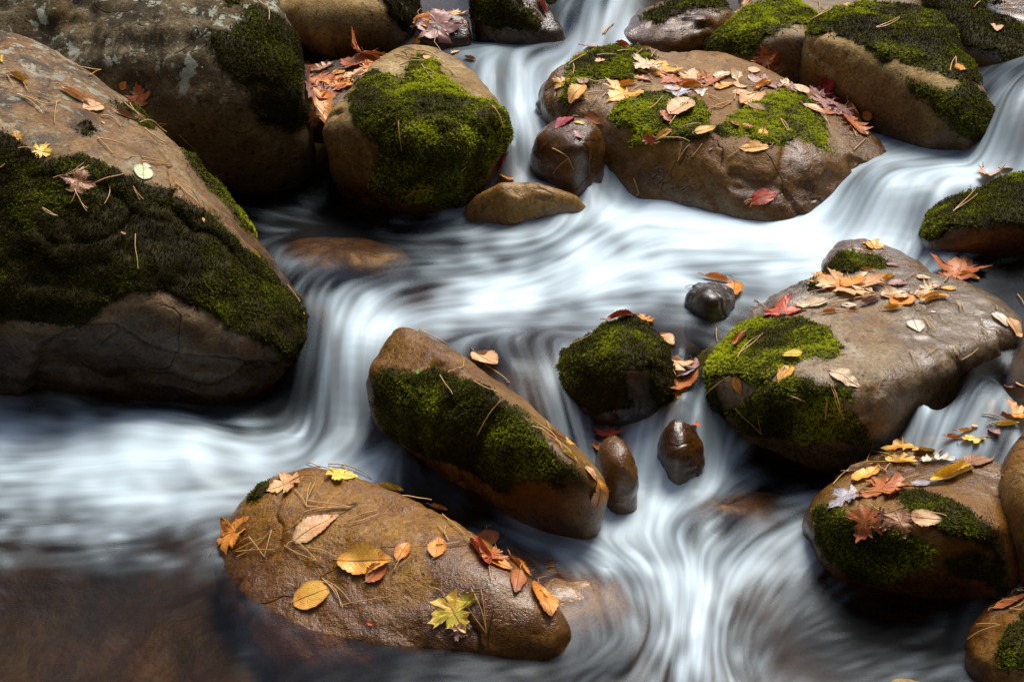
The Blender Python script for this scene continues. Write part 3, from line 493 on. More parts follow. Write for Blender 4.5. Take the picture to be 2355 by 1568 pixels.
boulder('R32', [(1500,1190,-.01),(1600,1145,.03),(1700,1125,.035),(1800,1135,.03),(1870,1180,0),(1780,1240,-.02),(1610,1235,-.02),(1690,1175,.043)], 'gold', 5, seed=43, wet=0.6)
boulder('R33', [(620,570,.24),(700,545,.25),(850,545,.25),(960,585,.24),(870,625,.23),(720,620,.23),(800,580,.26)], 'tan', 5, seed=44, wet=0.3)
boulder('R37', [(1130,1250,.035),(1300,1275,.03),(1450,1335,.015),(1480,1430,-.01),(1330,1455,0),(1180,1420,.03),(1310,1350,.04)], 'gold', 5, seed=47, wet=0.4)
boulder('R34', [(690,180,4.35),(760,135,4.5),(860,120,4.5),(875,170,4.3),(800,250,4.12),(740,285,4.05),(690,285,4.05),(790,190,4.25)], 'dark', 5, seed=48, wet=0.1, ov=0.1)

ROCKINFO = {   # label and short phrase used when something lies on the boulder
'R1': ('huge left boulder with bare tan crest and wide dark moss flank', 'the huge left boulder'),
'R2': ('massive grey boulder with pale lichen spots at upper left', 'the lichened grey boulder'),
'R3': ('tan overhanging boulder at the top edge behind the leaf pile', 'the tan overhanging boulder'),
'R4': ('tan boulder with bright moss face between dark pool and small fall', 'the moss-faced tan boulder'),
'R5': ('small round dark wet rock with water curling around both sides', 'the small round wet rock'),
'R6': ('low brown dome of rock with thin water sliding over it', 'the low brown dome'),
'R7': ('broad brown boulder with three moss pads and many leaves', 'the broad leaf-strewn boulder'),
'R8': ('glossy brown rock with smooth hollow behind the leaf-strewn boulder', 'the hollowed glossy rock'),
'R9': ('mossy rounded boulder with pale bare patch at upper right', 'the boulder with the pale patch'),
'R10': ('tall tan boulder with moss cap and mossy right shoulder', 'the tall moss-capped boulder'),
'R11': ('dark moss-covered rock at the right edge behind the tall boulder', 'the dark mossy rock'),
'R12': ('reddish brown wet rock in the top right corner', 'the reddish corner rock'),
'R13': ('dark mossy rock at the top edge near the right corner', 'the mossy top-edge rock'),
'R14': ('flat pale grey wet rock at the top edge', 'the flat grey rock'),
'R15': ('dark wet rock with moss beside the topmost fall', 'the dark rock by the topmost fall'),
'R16': ('black mossy rock left of the stream at the top edge', 'the black mossy rock'),
'R17': ('small wet dark rock under a red maple leaf at top', 'the small dark rock at top'),
'R18': ('moss-topped boulder cut by the right frame edge beside white rapids', 'the right-edge mossy boulder'),
'R19': ('small brown dome rock with moss in the right rapids', 'the small mossy dome'),
'R20': ('large flat grey-brown boulder with moss lip and heap of leaves', 'the large flat grey boulder'),
'R21': ('little black wet rock with orange leaf in the white pool', 'the little black rock'),
'R22': ('peaked dark rock wrapped in moss beside the large flat boulder', 'the peaked mossy rock'),
'R23': ('long slanting slab of brown rock with mossy front', 'the long slanting slab'),
'R24': ('small pointed glossy brown rock below the peaked mossy rock', 'the small pointed rock'),
'R25': ('smooth brown rock under the little fall with wet red leaf', 'the smooth brown rock'),
'R26': ('large low ochre boulder with scattered leaves in the foreground', 'the ochre foreground boulder'),
'R27': ('brown boulder with big maple leaves and dark green moss, front right', 'the front right boulder'),
'R28': ('rounded brown boulder cut by the right frame edge', 'the right-edge brown boulder'),
'R28b': ('small flat brown rock with orange leaves at the right edge', 'the small flat right-edge rock'),
'R31': ('little black rock at the lip of the right fall', 'the little black lip rock'),
'R29': ('brown boulder with moss in the bottom right corner', 'the bottom right boulder'),
'R30': ('tip of a pale rock at the bottom edge', 'the pale bottom rock'),
'R32': ('orange brown rock under sliding water right of the lower rapids', 'the drowned orange rock'),
'R33': ('tan rock lying under the dark middle pool', 'the drowned tan rock'),
'R37': ('brown rock under thin water right of the ochre foreground boulder', 'the drowned flank rock'),
'R34': ('dark ledge rock buried under a pile of orange leaves', 'the dark ledge'),
}
# moss pads: boulder, lushness 0..1, cover 0..1, edge polygon
MOSS = [
('R1', .36, .93, [(-80,290),(20,305),(60,330),(110,375),(150,365),(180,350),(250,385),(330,420),(400,440),(440,470),(500,510),(540,555),(600,600),(640,650),(690,700),(735,745),(750,790),(720,845),(680,830),(600,790),(560,765),(470,720),(400,680),(330,665),(250,700),(190,745),(0,740),(-80,740)]),
('R1', .66, .9, [(415,335),(440,345),(490,395),(525,430),(565,490),(585,540),(560,520),(520,465),(470,412),(430,370)]),
('R1', .42, .55, [(235,228),(290,240),(350,265),(380,290),(350,290),(290,262)]),
('R1', .3, .6, [(165,285),(195,280),(218,300),(190,312)]),
('R2', .34, .9, [(480,85),(520,75),(545,60),(560,25),(590,15),(640,45),(690,85),(697,170),(680,195),(640,190),(590,195),(540,190),(505,150),(490,120)]),
('R2', .16, .85, [(590,195),(680,190),(700,250),(692,300),(640,295),(595,275),(570,240)]),
('R2', .5, .8, [(510,-20),(570,-20),(560,18),(530,10)]),
('R3', .18, .7, [(870,-40),(960,-40),(962,75),(935,85),(900,40),(880,10)]),
('R4', .88, .86, [(800,232),(820,190),(860,165),(930,185),(940,150),(960,125),(1000,135),(1010,165),(1040,190),(1080,225),(1130,240),(1172,260),(1175,310),(1155,350),(1125,385),(1100,435),(1070,475),(1010,475),(960,465),(900,462),(850,430),(865,380),(870,330),(820,290)]),
('R7', .98, .95, [(1290,225),(1300,170),(1320,135),(1370,110),(1430,108),(1480,118),(1505,135),(1480,165),(1430,185),(1370,190),(1320,215),(1300,245)]),
('R7', 1.3, .97, [(1395,268),(1430,235),(1480,210),(1530,215),(1600,225),(1632,265),(1630,310),(1580,320),(1530,328),(1480,332),(1445,335),(1460,300),(1420,292)]),
('R7', 1.3, .97, [(1640,300),(1690,260),(1740,235),(1790,213),(1840,215),(1872,240),(1900,290),(1912,352),(1870,335),(1835,310),(1800,335),(1750,330),(1720,310),(1660,314)]),
('R8', .55, .95, [(1470,42),(1540,5),(1620,-25),(1700,-5),(1680,18),(1620,20),(1560,30),(1520,48)]),
('R9', .8, .95, [(1605,115),(1660,55),(1720,12),(1790,-12),(1850,5),(1900,35),(1860,62),(1800,60),(1765,80),(1745,110),(1725,140),(1690,130)]),
('R10', .64, .93, [(1845,80),(1870,42),(1920,15),(2020,5),(2130,15),(2180,40),(2215,110),(2245,170),(2265,192),(2220,192),(2150,165),(2100,150),(2060,130),(2030,142),(2000,112),(1960,102),(1915,75),(1870,88)]),
('R10', .42, .85, [(2080,180),(2140,200),(2170,210),(2230,190),(2272,230),(2300,290),(2292,365),(2250,345),(2210,320),(2170,270),(2120,230)]),
('R11', .36, .9, [(2130,15),(2200,15),(2280,25),(2350,50),(2440,90),(2440,195),(2340,190),(2280,120),(2220,110)]),
('R12', .2, .3, [(2260,0),(2300,0),(2300,40),(2260,40)]),
('R13', .35, .9, [(2120,-60),(2280,-60),(2280,30),(2120,30)]),
('R15', .30, .93, [(1070,-40),(1175,-40),(1200,20),(1235,40),(1245,75),(1190,75),(1130,62),(1085,40)]),
('R16', .26, .9, [(1240,-60),(1410,-60),(1400,20),(1360,45),(1300,50),(1250,20)]),
('R18', .66, .9, [(2118,540),(2135,490),(2200,445),(2240,435),(2300,412),(2380,395),(2520,370),(2520,520),(2350,525),(2260,520),(2200,515),(2160,548),(2130,552)]),
('R19', .5, .85, [(1905,612),(1930,578),(1975,580),(2045,600),(2030,616),(1970,628),(1895,640)]),
('R20', .95, .97, [(1582,900),(1600,840),(1650,782),(1700,742),(1760,730),(1840,735),(1900,755),(1935,800),(1920,822),(1860,815),(1800,840),(1760,880),(1720,885),(1680,862),(1640,872),(1610,900)]),
('R20', .66, .85, [(1670,945),(1740,903),(1800,880),(1850,868),(1900,890),(1965,888),(1962,920),(1935,930),(1990,980),(1990,1025),(1900,1005),(1850,1015),(1760,1000),(1700,990)]),
('R20', .3, .6, [(1590,900),(1640,890),(1660,950),(1690,1000),(1680,1030),(1620,975)]),
('R20', .5, .7, [(1845,655),(1880,640),(1905,652),(1870,668)]),
('R22', .5, .80, [(1272,850),(1295,808),(1360,765),(1420,735),(1470,730),(1505,755),(1535,800),(1555,880),(1545,925),(1500,920),(1495,850),(1450,840),(1435,880),(1450,930),(1370,955),(1310,915)]),
('R23', .5, .86, [(858,860),(880,850),(920,850),(960,862),(1010,850),(1080,875),(1140,910),(1200,950),(1250,1000),(1290,1060),(1260,1095),(1200,1105),(1150,1130),(1090,1090),(1000,1052),(940,1022),(890,990),(855,930)]),
('R23', .3, .5, [(1280,1060),(1320,1075),(1350,1095),(1330,1130),(1260,1120)]),
('R26', .40, .9, [(566,1145),(598,1110),(622,1102),(618,1135),(590,1152)]),
('R27', .62, .96, [(1866,1172),(1900,1160),(1960,1185),(2000,1205),(2090,1225),(2152,1260),(2140,1300),(2050,1335),(1965,1335),(1910,1290),(1880,1232)]),
('R27', .45, .92, [(2060,1142),(2120,1128),(2180,1150),(2250,1190),(2292,1220),(2305,1290),(2250,1245),(2170,1222),(2110,1195)]),
('R27', .26, .6, [(2160,1290),(2240,1268),(2310,1290),(2320,1400),(2280,1350),(2200,1325)]),
('R29', .5, .95, [(2292,1505),(2315,1440),(2354,1410),(2420,1395),(2420,1545),(2300,1535)]),
]
mossm = moss_mat(); RNG = np.random.default_rng(77)
for key, lush, cover, poly in MOSS: ROCKS[key]['moss'].append((lush, cover, poly))
def tufts(P, Nn, tone, size, rg):
    n = len(P); k = 5
    t1 = np.cross(Nn, rg.standard_normal((n, 3))); t1 /= np.linalg.norm(t1, axis=1, keepdims=True) + 1e-9; t2 = np.cross(Nn, t1)
    Vs, Ts = [], []
    for j in range(k):
        an = 2 * np.pi * (j + rg.random(n) * 0.7) / k; el = np.radians(15 + 60 * rg.random(n)) if j else np.radians(80 + 10 * rg.random(n))
        d = (t1 * np.cos(an)[:, None] + t2 * np.sin(an)[:, None]) * np.cos(el)[:, None] + Nn * np.sin(el)[:, None]
        sd_ = np.cross(d, Nn); ln = np.linalg.norm(sd_, axis=1, keepdims=True); sd_ = np.where(ln > 0.2, sd_ / np.maximum(ln, 1e-6), t1)
        L = (size * (0.7 + 0.6 * rg.random(n)))[:, None]; w = L * 0.30
        Vs.append(np.stack([P - sd_ * w * 0.9, P + sd_ * w * 0.9, P + d * L], 1))
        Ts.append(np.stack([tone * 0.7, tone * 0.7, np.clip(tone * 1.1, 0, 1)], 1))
    V = np.stack(Vs, 1).reshape(-1, 3); T = np.stack(Ts, 1).reshape(-1); nq = n * k
    return V, np.arange(nq * 3).reshape(-1, 3), T
ALLV, ALLF, OWN = [], [], []; off = 0; ROCKOBJ = {}
for key, R in ROCKS.items():
    V, F, N = R['V'], R['F'], R['N']; X, Y = proj(V); view = V - np.array([0, 0, CAMH]); view /= np.linalg.norm(view, axis=1, keepdims=True)
    facing = -(view * N).sum(1)
    mv = np.zeros(len(V)); lv = np.zeros(len(V)); cv = np.zeros(len(V)); pid = np.zeros(len(V), int)
    for lush, cover, poly in R['moss']:
        s = sdf_poly(X, Y, poly) + 14 * fbm(V, 18, 4, R['seed'] + 60, 0.6) + 7 * fbm(V, 75, 2, R['seed'] + 61)
        m = smooth(-16, 14, s) * smooth(-0.25, 0.02, facing); up = m > mv; pid = np.where(up, R['moss'].index((lush, cover, poly)), pid)
        lv = np.where(up, lush, lv); cv = np.where(up, cover, cv); mv = np.maximum(mv, m)
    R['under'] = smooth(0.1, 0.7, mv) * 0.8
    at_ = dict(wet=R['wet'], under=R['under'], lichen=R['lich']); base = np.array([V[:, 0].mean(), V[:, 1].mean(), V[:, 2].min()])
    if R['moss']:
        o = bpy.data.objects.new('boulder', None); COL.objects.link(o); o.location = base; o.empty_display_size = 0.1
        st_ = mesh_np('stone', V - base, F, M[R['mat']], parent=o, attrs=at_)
    else:
        o = mesh_np('boulder', V - base, F, M[R['mat']], attrs=at_); o.location = base
    tag(o, ROCKINFO[key][0], 'boulder', 'boulders in the stream'); ROCKOBJ[key] = o
    ALLV.append(V); ALLF.append(F + off); OWN += [key] * len(F); off += len(V)
    if not R['moss']: continue
    # cushion sheet lifted off the stone
    bare = smooth(0.0, 0.22, fbm(V, 16, 4, R['seed'] + 70, 0.6) * 0.5 + 0.5 - (1 - cv) * 0.85)       # thin places
    lift = smooth(0.3, 1.0, mv) * bare * np.clip(0.004 + 0.011 * (fbm(V, 24, 3, R['seed'] + 71) + 0.4), 0, 0.02) - 0.002 * (1 - bare * mv)
    clump = np.clip(0.5 + 1.1 * fbm(V, 9, 4, R['seed'] + 72, 0.6), 0, 1)
    dead = smooth(-0.02, 0.22, fbm(V, 6.5, 4, R['seed'] + 75, 0.6)); lv = lv * (1 - 0.42 * dead * (lv < 1.0))
    tn = np.clip(lv * (0.35 + 0.75 * clump), 0, 1)
    # leaflets
    A = np.linalg.norm(np.cross(V[F[:, 1]] - V[F[:, 0]], V[F[:, 2]] - V[F[:, 0]]), axis=1) / 2; wgt = A * (mv[F].mean(1) > 0.02)
    dist = np.linalg.norm(V - np.array([0, 0, CAMH]), axis=1)[F].mean(1); sz = 0.0012 * dist
    dens = wgt / (sz * 0.95) ** 2; n = int(min(dens.sum(), 60000)); fi = RNG.choice(len(F), n, p=dens / dens.sum())
    b = RNG.random((n, 2)); fl = b.sum(1) > 1; b[fl] = 1 - b[fl]; bw = np.stack([1 - b.sum(1), b[:, 0], b[:, 1]], 1)
    ip = lambda A_: (A_[F[fi]] * (bw if A_.ndim == 1 else bw[..., None])).sum(1)
    keep = (ip(mv) > 0.10 + 0.85 * RNG.random(n)) & (ip(bare) > RNG.random(n) * 0.9)
    P = ip(V); Nn = ip(N); Nn /= np.linalg.norm(Nn, axis=1, keepdims=True)
    P = P + Nn * (ip(lift) + 0.001)[:, None]; tv = np.clip(ip(lv) * (0.38 + 1.0 * ip(clump)) + 0.15 * RNG.standard_normal(n) * (0.4 + ip(lv)), 0.02, 1)
    # leaflets reach up for light
    Nn = Nn + np.array([0, 0, 0.35]); Nn /= np.linalg.norm(Nn, axis=1, keepdims=True)
    fpid = pid[F[:, 0]]; tp = fpid[fi]
    for q in range(len(R['moss'])):
        fm = (mv[F].min(1) > 0.35) & (fpid == q); kq = keep & (tp == q)
        if fm.sum() < 3 or kq.sum() < 3: continue
        idx = np.unique(F[fm]); rm = -np.ones(len(V), int); rm[idx] = np.arange(len(idx))
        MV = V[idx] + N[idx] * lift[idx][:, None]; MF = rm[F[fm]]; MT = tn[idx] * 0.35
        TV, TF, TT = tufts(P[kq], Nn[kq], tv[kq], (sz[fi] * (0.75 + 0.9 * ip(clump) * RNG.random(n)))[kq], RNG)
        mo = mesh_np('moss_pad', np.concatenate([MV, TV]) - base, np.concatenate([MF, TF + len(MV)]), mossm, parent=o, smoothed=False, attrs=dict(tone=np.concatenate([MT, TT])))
        mo['kind'] = 'stuff'
    R['mv'] = mv
ALLV = np.concatenate(ALLV); ALLF = np.concatenate(ALLF)
BVH = BVHTree.FromPolygons(ALLV.tolist(), ALLF.tolist())

# ---------------------------------------------------------------- the water itself, without the part buried in stone
WV = np.stack([Xg.ravel(), Yg.ravel(), Zw.ravel()], -1); WF = grid_faces(NR, NC)[:, ::-1]; bur = np.zeros(len(WV), bool)
for R in ROCKS.values():
    N_, D_ = R['planes']; lo, hi_ = R['V'].min(0), R['V'].max(0); c = np.where(((WV > lo) & (WV < hi_)).all(1) & ~bur)[0]
    if len(c): bur[c] = ((WV[c] @ N_.T - D_[None]).max(1) < -0.05)
wfm = ~bur[WF].all(1); WF = WF[wfm]; used = np.unique(WF); rm = -np.ones(len(WV), int); rm[used] = np.arange(len(used))
wo = mesh_np('stream_water', WV[used], rm[WF], water_mat(), attrs=dict(foam=foam.ravel()[used], streak=streak.ravel()[used]))
tag(wo, kind='structure')
# ---------------------------------------------------------------- fallen leaves
CAMV = Vector((0, 0, CAMH))
def view_ray(X, Y): return Vector(raydir(X, Y).tolist()).normalized()
_wv = WV[used]; WBVH = BVHTree.FromPolygons(_wv.tolist(), rm[WF].tolist())
MVF = np.concatenate([R.get('mv', np.zeros(len(R['V'])))[R['F']].mean(1) for R in ROCKS.values()])
def hit(X, Y, only_rock=False):
    d = view_ray(X, Y); l, n, i, t = BVH.ray_cast(CAMV, d)
    lw, nw, iw, tw = (None,) * 4 if only_rock else WBVH.ray_cast(CAMV, d)
    if l is not None and (lw is None or t < tw + 0.03): return l, n, OWN[i], MVF[i] > 0.3
    if lw is not None: return lw, Vector((0, 0, 1)), 'W', False
    return None
LC = {'orange': (.84, .30, .045), 'amber': (.92, .45, .07), 'yellow': (.92, .60, .08), 'rust': (.50, .15, .04), 'brown': (.34, .15, .06), 'tan': (.82, .45, .21), 'beige': (.80, .58, .36),
      'cream': (.84, .74, .58), 'mauve': (.40, .20, .17), 'lavender': (.50, .45, .50), 'crimson': (.40, .02, .045), 'red': (.55, .085, .03), 'pale green': (.62, .74, .40), 'ochre': (.72, .39, .06), 'green': (.15, .55, .10)}
_lm = {}
def lmat(c, k):
    st = 'rib' if k in ('beech', 'round', 'roll') else 'palm'
    if (c, st) not in _lm: _lm[(c, st)] = leaf_mat(c.replace(' ', '_') + ('_ribbed_leaf' if st == 'rib' else '_veined_leaf'), LC[c], st)
    return _lm[(c, st)]
STEMM = plain_mat('leaf_stem', (0.45, 0.21, 0.08)); NEEDLEM = plain_mat('dry_needle', (0.62, 0.36, 0.12), 0.4)
HALF = {'maple': [(0, 0), (.10, -.06), (.36, -.05), (.29, .06), (.20, .13), (.38, .15), (.46, .25), (.62, .36), (.50, .39), (.57, .50), (.42, .47), (.19, .41), (.27, .58), (.33, .66), (.20, .66), (.19, .79), (.09, .82), (0, 1)],
        'oak': [(0, 0), (.07, .05), (.16, .12), (.24, .20), (.12, .27), (.17, .35), (.32, .42), (.34, .50), (.14, .52), (.20, .60), (.30, .70), (.26, .77), (.12, .76), (.14, .87), (.06, .95), (0, 1)]}
def outline(kind, rg, wide):
    if kind in ('maple', 'oak'):
        H = np.array(HALF[kind], float); H = np.concatenate([np.linspace(H[i], H[i + 1], 3)[:-1] for i in range(len(H) - 1)] + [H[-1:]])
        H[:, 0] *= wide; R = H.copy(); L = H[1:-1][::-1].copy(); L[:, 0] *= -1; o = np.concatenate([R, L]); return o + 0.014 * rg.standard_normal(o.shape)
    if kind == 'round':
        t = np.linspace(0, 2 * np.pi, 36, endpoint=False); return np.stack([0.44 * wide * np.sin(t), 0.5 - 0.5 * np.cos(t)], 1) + 0.008 * rg.standard_normal((36, 2))
    n = 22; t = np.linspace(0, 1, n); w = 0.29 * wide * np.sin(np.pi * t ** 0.86) ** 0.82; w[1:-1] *= 1 + 0.05 * (np.arange(n - 2) % 2 * 2 - 1) + 0.03 * rg.standard_normal(n - 2)
    R = np.stack([w, t], 1); L = R[1:-1][::-1].copy(); L[:, 0] *= -1; return np.concatenate([R, L])
LEAVES = []
def leaf(X, Y, kind, colr, px, ang, curl=0.25, wide=1.0, stem=True, lift=0.0, tilt=0.0):
    """px: length seen, ang: heading of the tip in the picture (0 right, 90 down)"""
    rg = np.random.default_rng(int(X * 7 + Y * 13) % 100003)
    h = hit(X, Y, False)
    if h is None: return
    P, N, own, moss = h
    h2 = hit(X + 8 * math.cos(math.radians(ang)), Y + 8 * math.sin(math.radians(ang)))
    N = N.normalized()
    if N.dot(view_ray(X, Y)) > -0.18: N = (N - view_ray(X, Y) * 0.5).normalized()
    N = (N + Vector((0, 0.04, 0.25)) + Vector(rg.standard_normal(3) * 0.08)).normalized()
    T = None
    if h2 is not None and (h2[0] - P).length < 0.08: T = h2[0] - P
    if T is None:
        T = Vector((math.cos(math.radians(ang)), -math.sin(math.radians(ang)) * SP, -math.sin(math.radians(ang)) * CP))
    T = (T - N * T.dot(N)).normalized()
    if tilt:
        q = Matrix.Rotation(math.radians(tilt), 3, N.cross(T)); T = q @ T; N = q @ N
    B = T.cross(N)
    a0, b0 = proj(np.array(P)), proj(np.array(P + T * 0.02)); per = math.hypot(b0[0] - a0[0], b0[1] - a0[1]) / 0.02
    dpt = (P - CAMV).length; full = FPX / dpt; per = max(per, full * 0.54); L = px / per
    k2 = 'beech' if kind == 'roll' else kind
    O = outline(k2, rg, wide * (1.0 + 0.12 * rg.standard_normal())); c0 = np.array([0, 0.42]); n = len(O)
    rings = [c0 + (O - c0) * f for f in (0.30, 0.55, 0.78, 1.0)]
    Q = np.concatenate([[c0]] + rings); Fc = [[0, 1 + i, 1 + (i + 1) % n] for i in range(n)]
    for k in range(3):
        for i in range(n):
            a_, b_, c_, d_ = 1 + k * n + i, 1 + k * n + (i + 1) % n, 1 + (k + 1) * n + (i + 1) % n, 1 + (k + 1) * n + i
            Fc += [[a_, d_, c_], [a_, c_, b_]]
    x, y = Q[:, 0].copy(), Q[:, 1].copy(); cu = curl * (0.7 + 0.6 * rg.random()); yy = y - 0.45
    z = 0.9 * cu * x * x * (1.0 if k2 == 'maple' else 3.0) + cu * 0.7 * yy * yy * rg.choice([1, 1, -0.3]) + 0.10 * cu * np.sin(6 * x + rg.random() * 6) * np.sin(5 * y + rg.random() * 6) + 0.10 * np.abs(x) * cu
    z += 0.05 * cu * np.sin(19 * (x + y) + rg.random() * 6) * (np.hypot(x, yy) > 0.3)
    if k2 == 'maple': z += 0.30 * cu * np.hypot(x, yy) ** 2 * np.sin(3 * np.arctan2(yy, x) + rg.random() * 6)
    if kind == 'roll': rr = 0.10; x, z = rr * np.sin(x / rr * 0.8), z * 0.3 + rr * (1 - np.cos(x / rr * 0.8)) + 0.25 * (y - .5) ** 2
    W = np.array(P) + (np.outer(x, B) + np.outer(y - 0.45, T)) * L
    hgt = np.zeros(len(W))
    Nn = np.array(N)
    if own in ROCKS and not tilt:
        ok = np.zeros(len(W), bool)
        for i in range(len(W)):
            l, n_, f_, t_ = BVH.ray_cast(Vector(W[i] + Nn * 0.12), -N, 0.3)
            if l is not None: hgt[i] = 0.12 - t_; ok[i] = True
        if not ok.all() and ok.any(): hgt[~ok] = hgt[ok].min() * 0.5
        lo_ = np.percentile(hgt, 70); hgt = np.maximum(hgt, lo_ - 0.25 * L)
        hgt = np.clip(hgt, -0.22 * L, 0.10 * L) * (0.97 - 0.2 * cu)
    W = W + Nn * (hgt + np.maximum(z, -0.03) * L + 0.0022 + (0.013 if moss else 0.0) + lift)[:, None]
    nm = {'beech': 'beech_leaf', 'roll': 'curled_leaf', 'maple': 'maple_leaf', 'oak': 'lobed_leaf', 'round': 'round_leaf'}[kind]
    org = W[0].copy()
    o = bpy.data.objects.new(nm, None); COL.objects.link(o); o.location = org; o.empty_display_size = 0.02
    mesh_np('blade', W - org, np.array(Fc), lmat(colr, kind), parent=o, attrs=dict(leafuv=np.stack([Q[:, 0], Q[:, 1], 0 * Q[:, 0]], 1), rim=np.concatenate([[0], np.repeat([.3, .55, .78, 1.0], n)])))
    nt = n // 2; rib = [W[1 + k * n] for k in (3, 2, 1, 0)] + [W[0]] + [W[1 + k * n + nt] for k in (0, 1, 2, 3)]
    if px > 30: tube('midrib', [r_ + Nn * 0.0004 for r_ in rib], 0.00013 * dpt, STEMM, o, org)
    if stem and px > 34:
        bi = 1 + 3 * n; p0 = W[bi]; dr = -np.array(T) * L * (0.45 if k2 == 'maple' else 0.16); sd_ = np.array(B) * L * 0.1 * rg.standard_normal()
        pts = [p0 - dr * 0.25 + Nn * .0008, p0 + dr * 0.4 + Nn * (0.002 + 0.03 * L), p0 + dr * 0.75 + sd_ * 0.6 + Nn * 0.05 * L, p0 + dr + sd_ + Nn * 0.04 * L]
        tube('stem', pts, 0.0009 * dpt / 2.6, STEMM, o, org)
    LEAVES.append((o, kind, colr, own, X, Y, px))
def tube(name, pts, r, mat, parent=None, org=None):
    pts = np.array(pts); t = np.gradient(pts, axis=0); t /= np.linalg.norm(t, axis=1, keepdims=True) + 1e-12
    ref = np.array([0.31, 0.2, 0.93]); u = np.cross(t, ref); u /= np.linalg.norm(u, axis=1, keepdims=True) + 1e-12; w = np.cross(t, u); k = 4
    org = pts[0] if org is None else org
    V = np.concatenate([pts + r * (u * math.cos(a_) + w * math.sin(a_)) for a_ in np.arange(k) * 2 * math.pi / k]).reshape(k, len(pts), 3); n = len(pts)
    F = [[a_ * n + i, a_ * n + i + 1, ((a_ + 1) % k) * n + i + 1, ((a_ + 1) % k) * n + i] for a_ in range(k) for i in range(n - 1)]
    o = mesh_np(name, V.reshape(-1, 3) - org, np.array(F), mat, parent=parent)
    if parent is None: o.location = org
    return o
def zoom(x0, y0, w, pxw):
    s = w / pxw; return lambda x, y: ((x0 + x * s) * 0.9416, (y0 + y * s) * 0.9416, s * 0.9416)
ZA, ZB, ZC, ZD = zoom(0, 0, 800, 2240), zoom(700, 0, 800, 2240), zoom(1250, 0, 800, 2240), zoom(1800, 0, 700, 2195)
ZE, ZG, ZH, ZF = zoom(0, 450, 850, 2221), zoom(1250, 600, 850, 2221), zoom(1800, 380, 700, 2195), zoom(850, 780, 700, 2195)
ZI, ZJ, ZK, ZL = zoom(500, 1080, 700, 2111), zoom(1100, 1150, 900, 2355), zoom(1900, 900, 600, 1711), zoom(2100, 1300, 400, 1718)
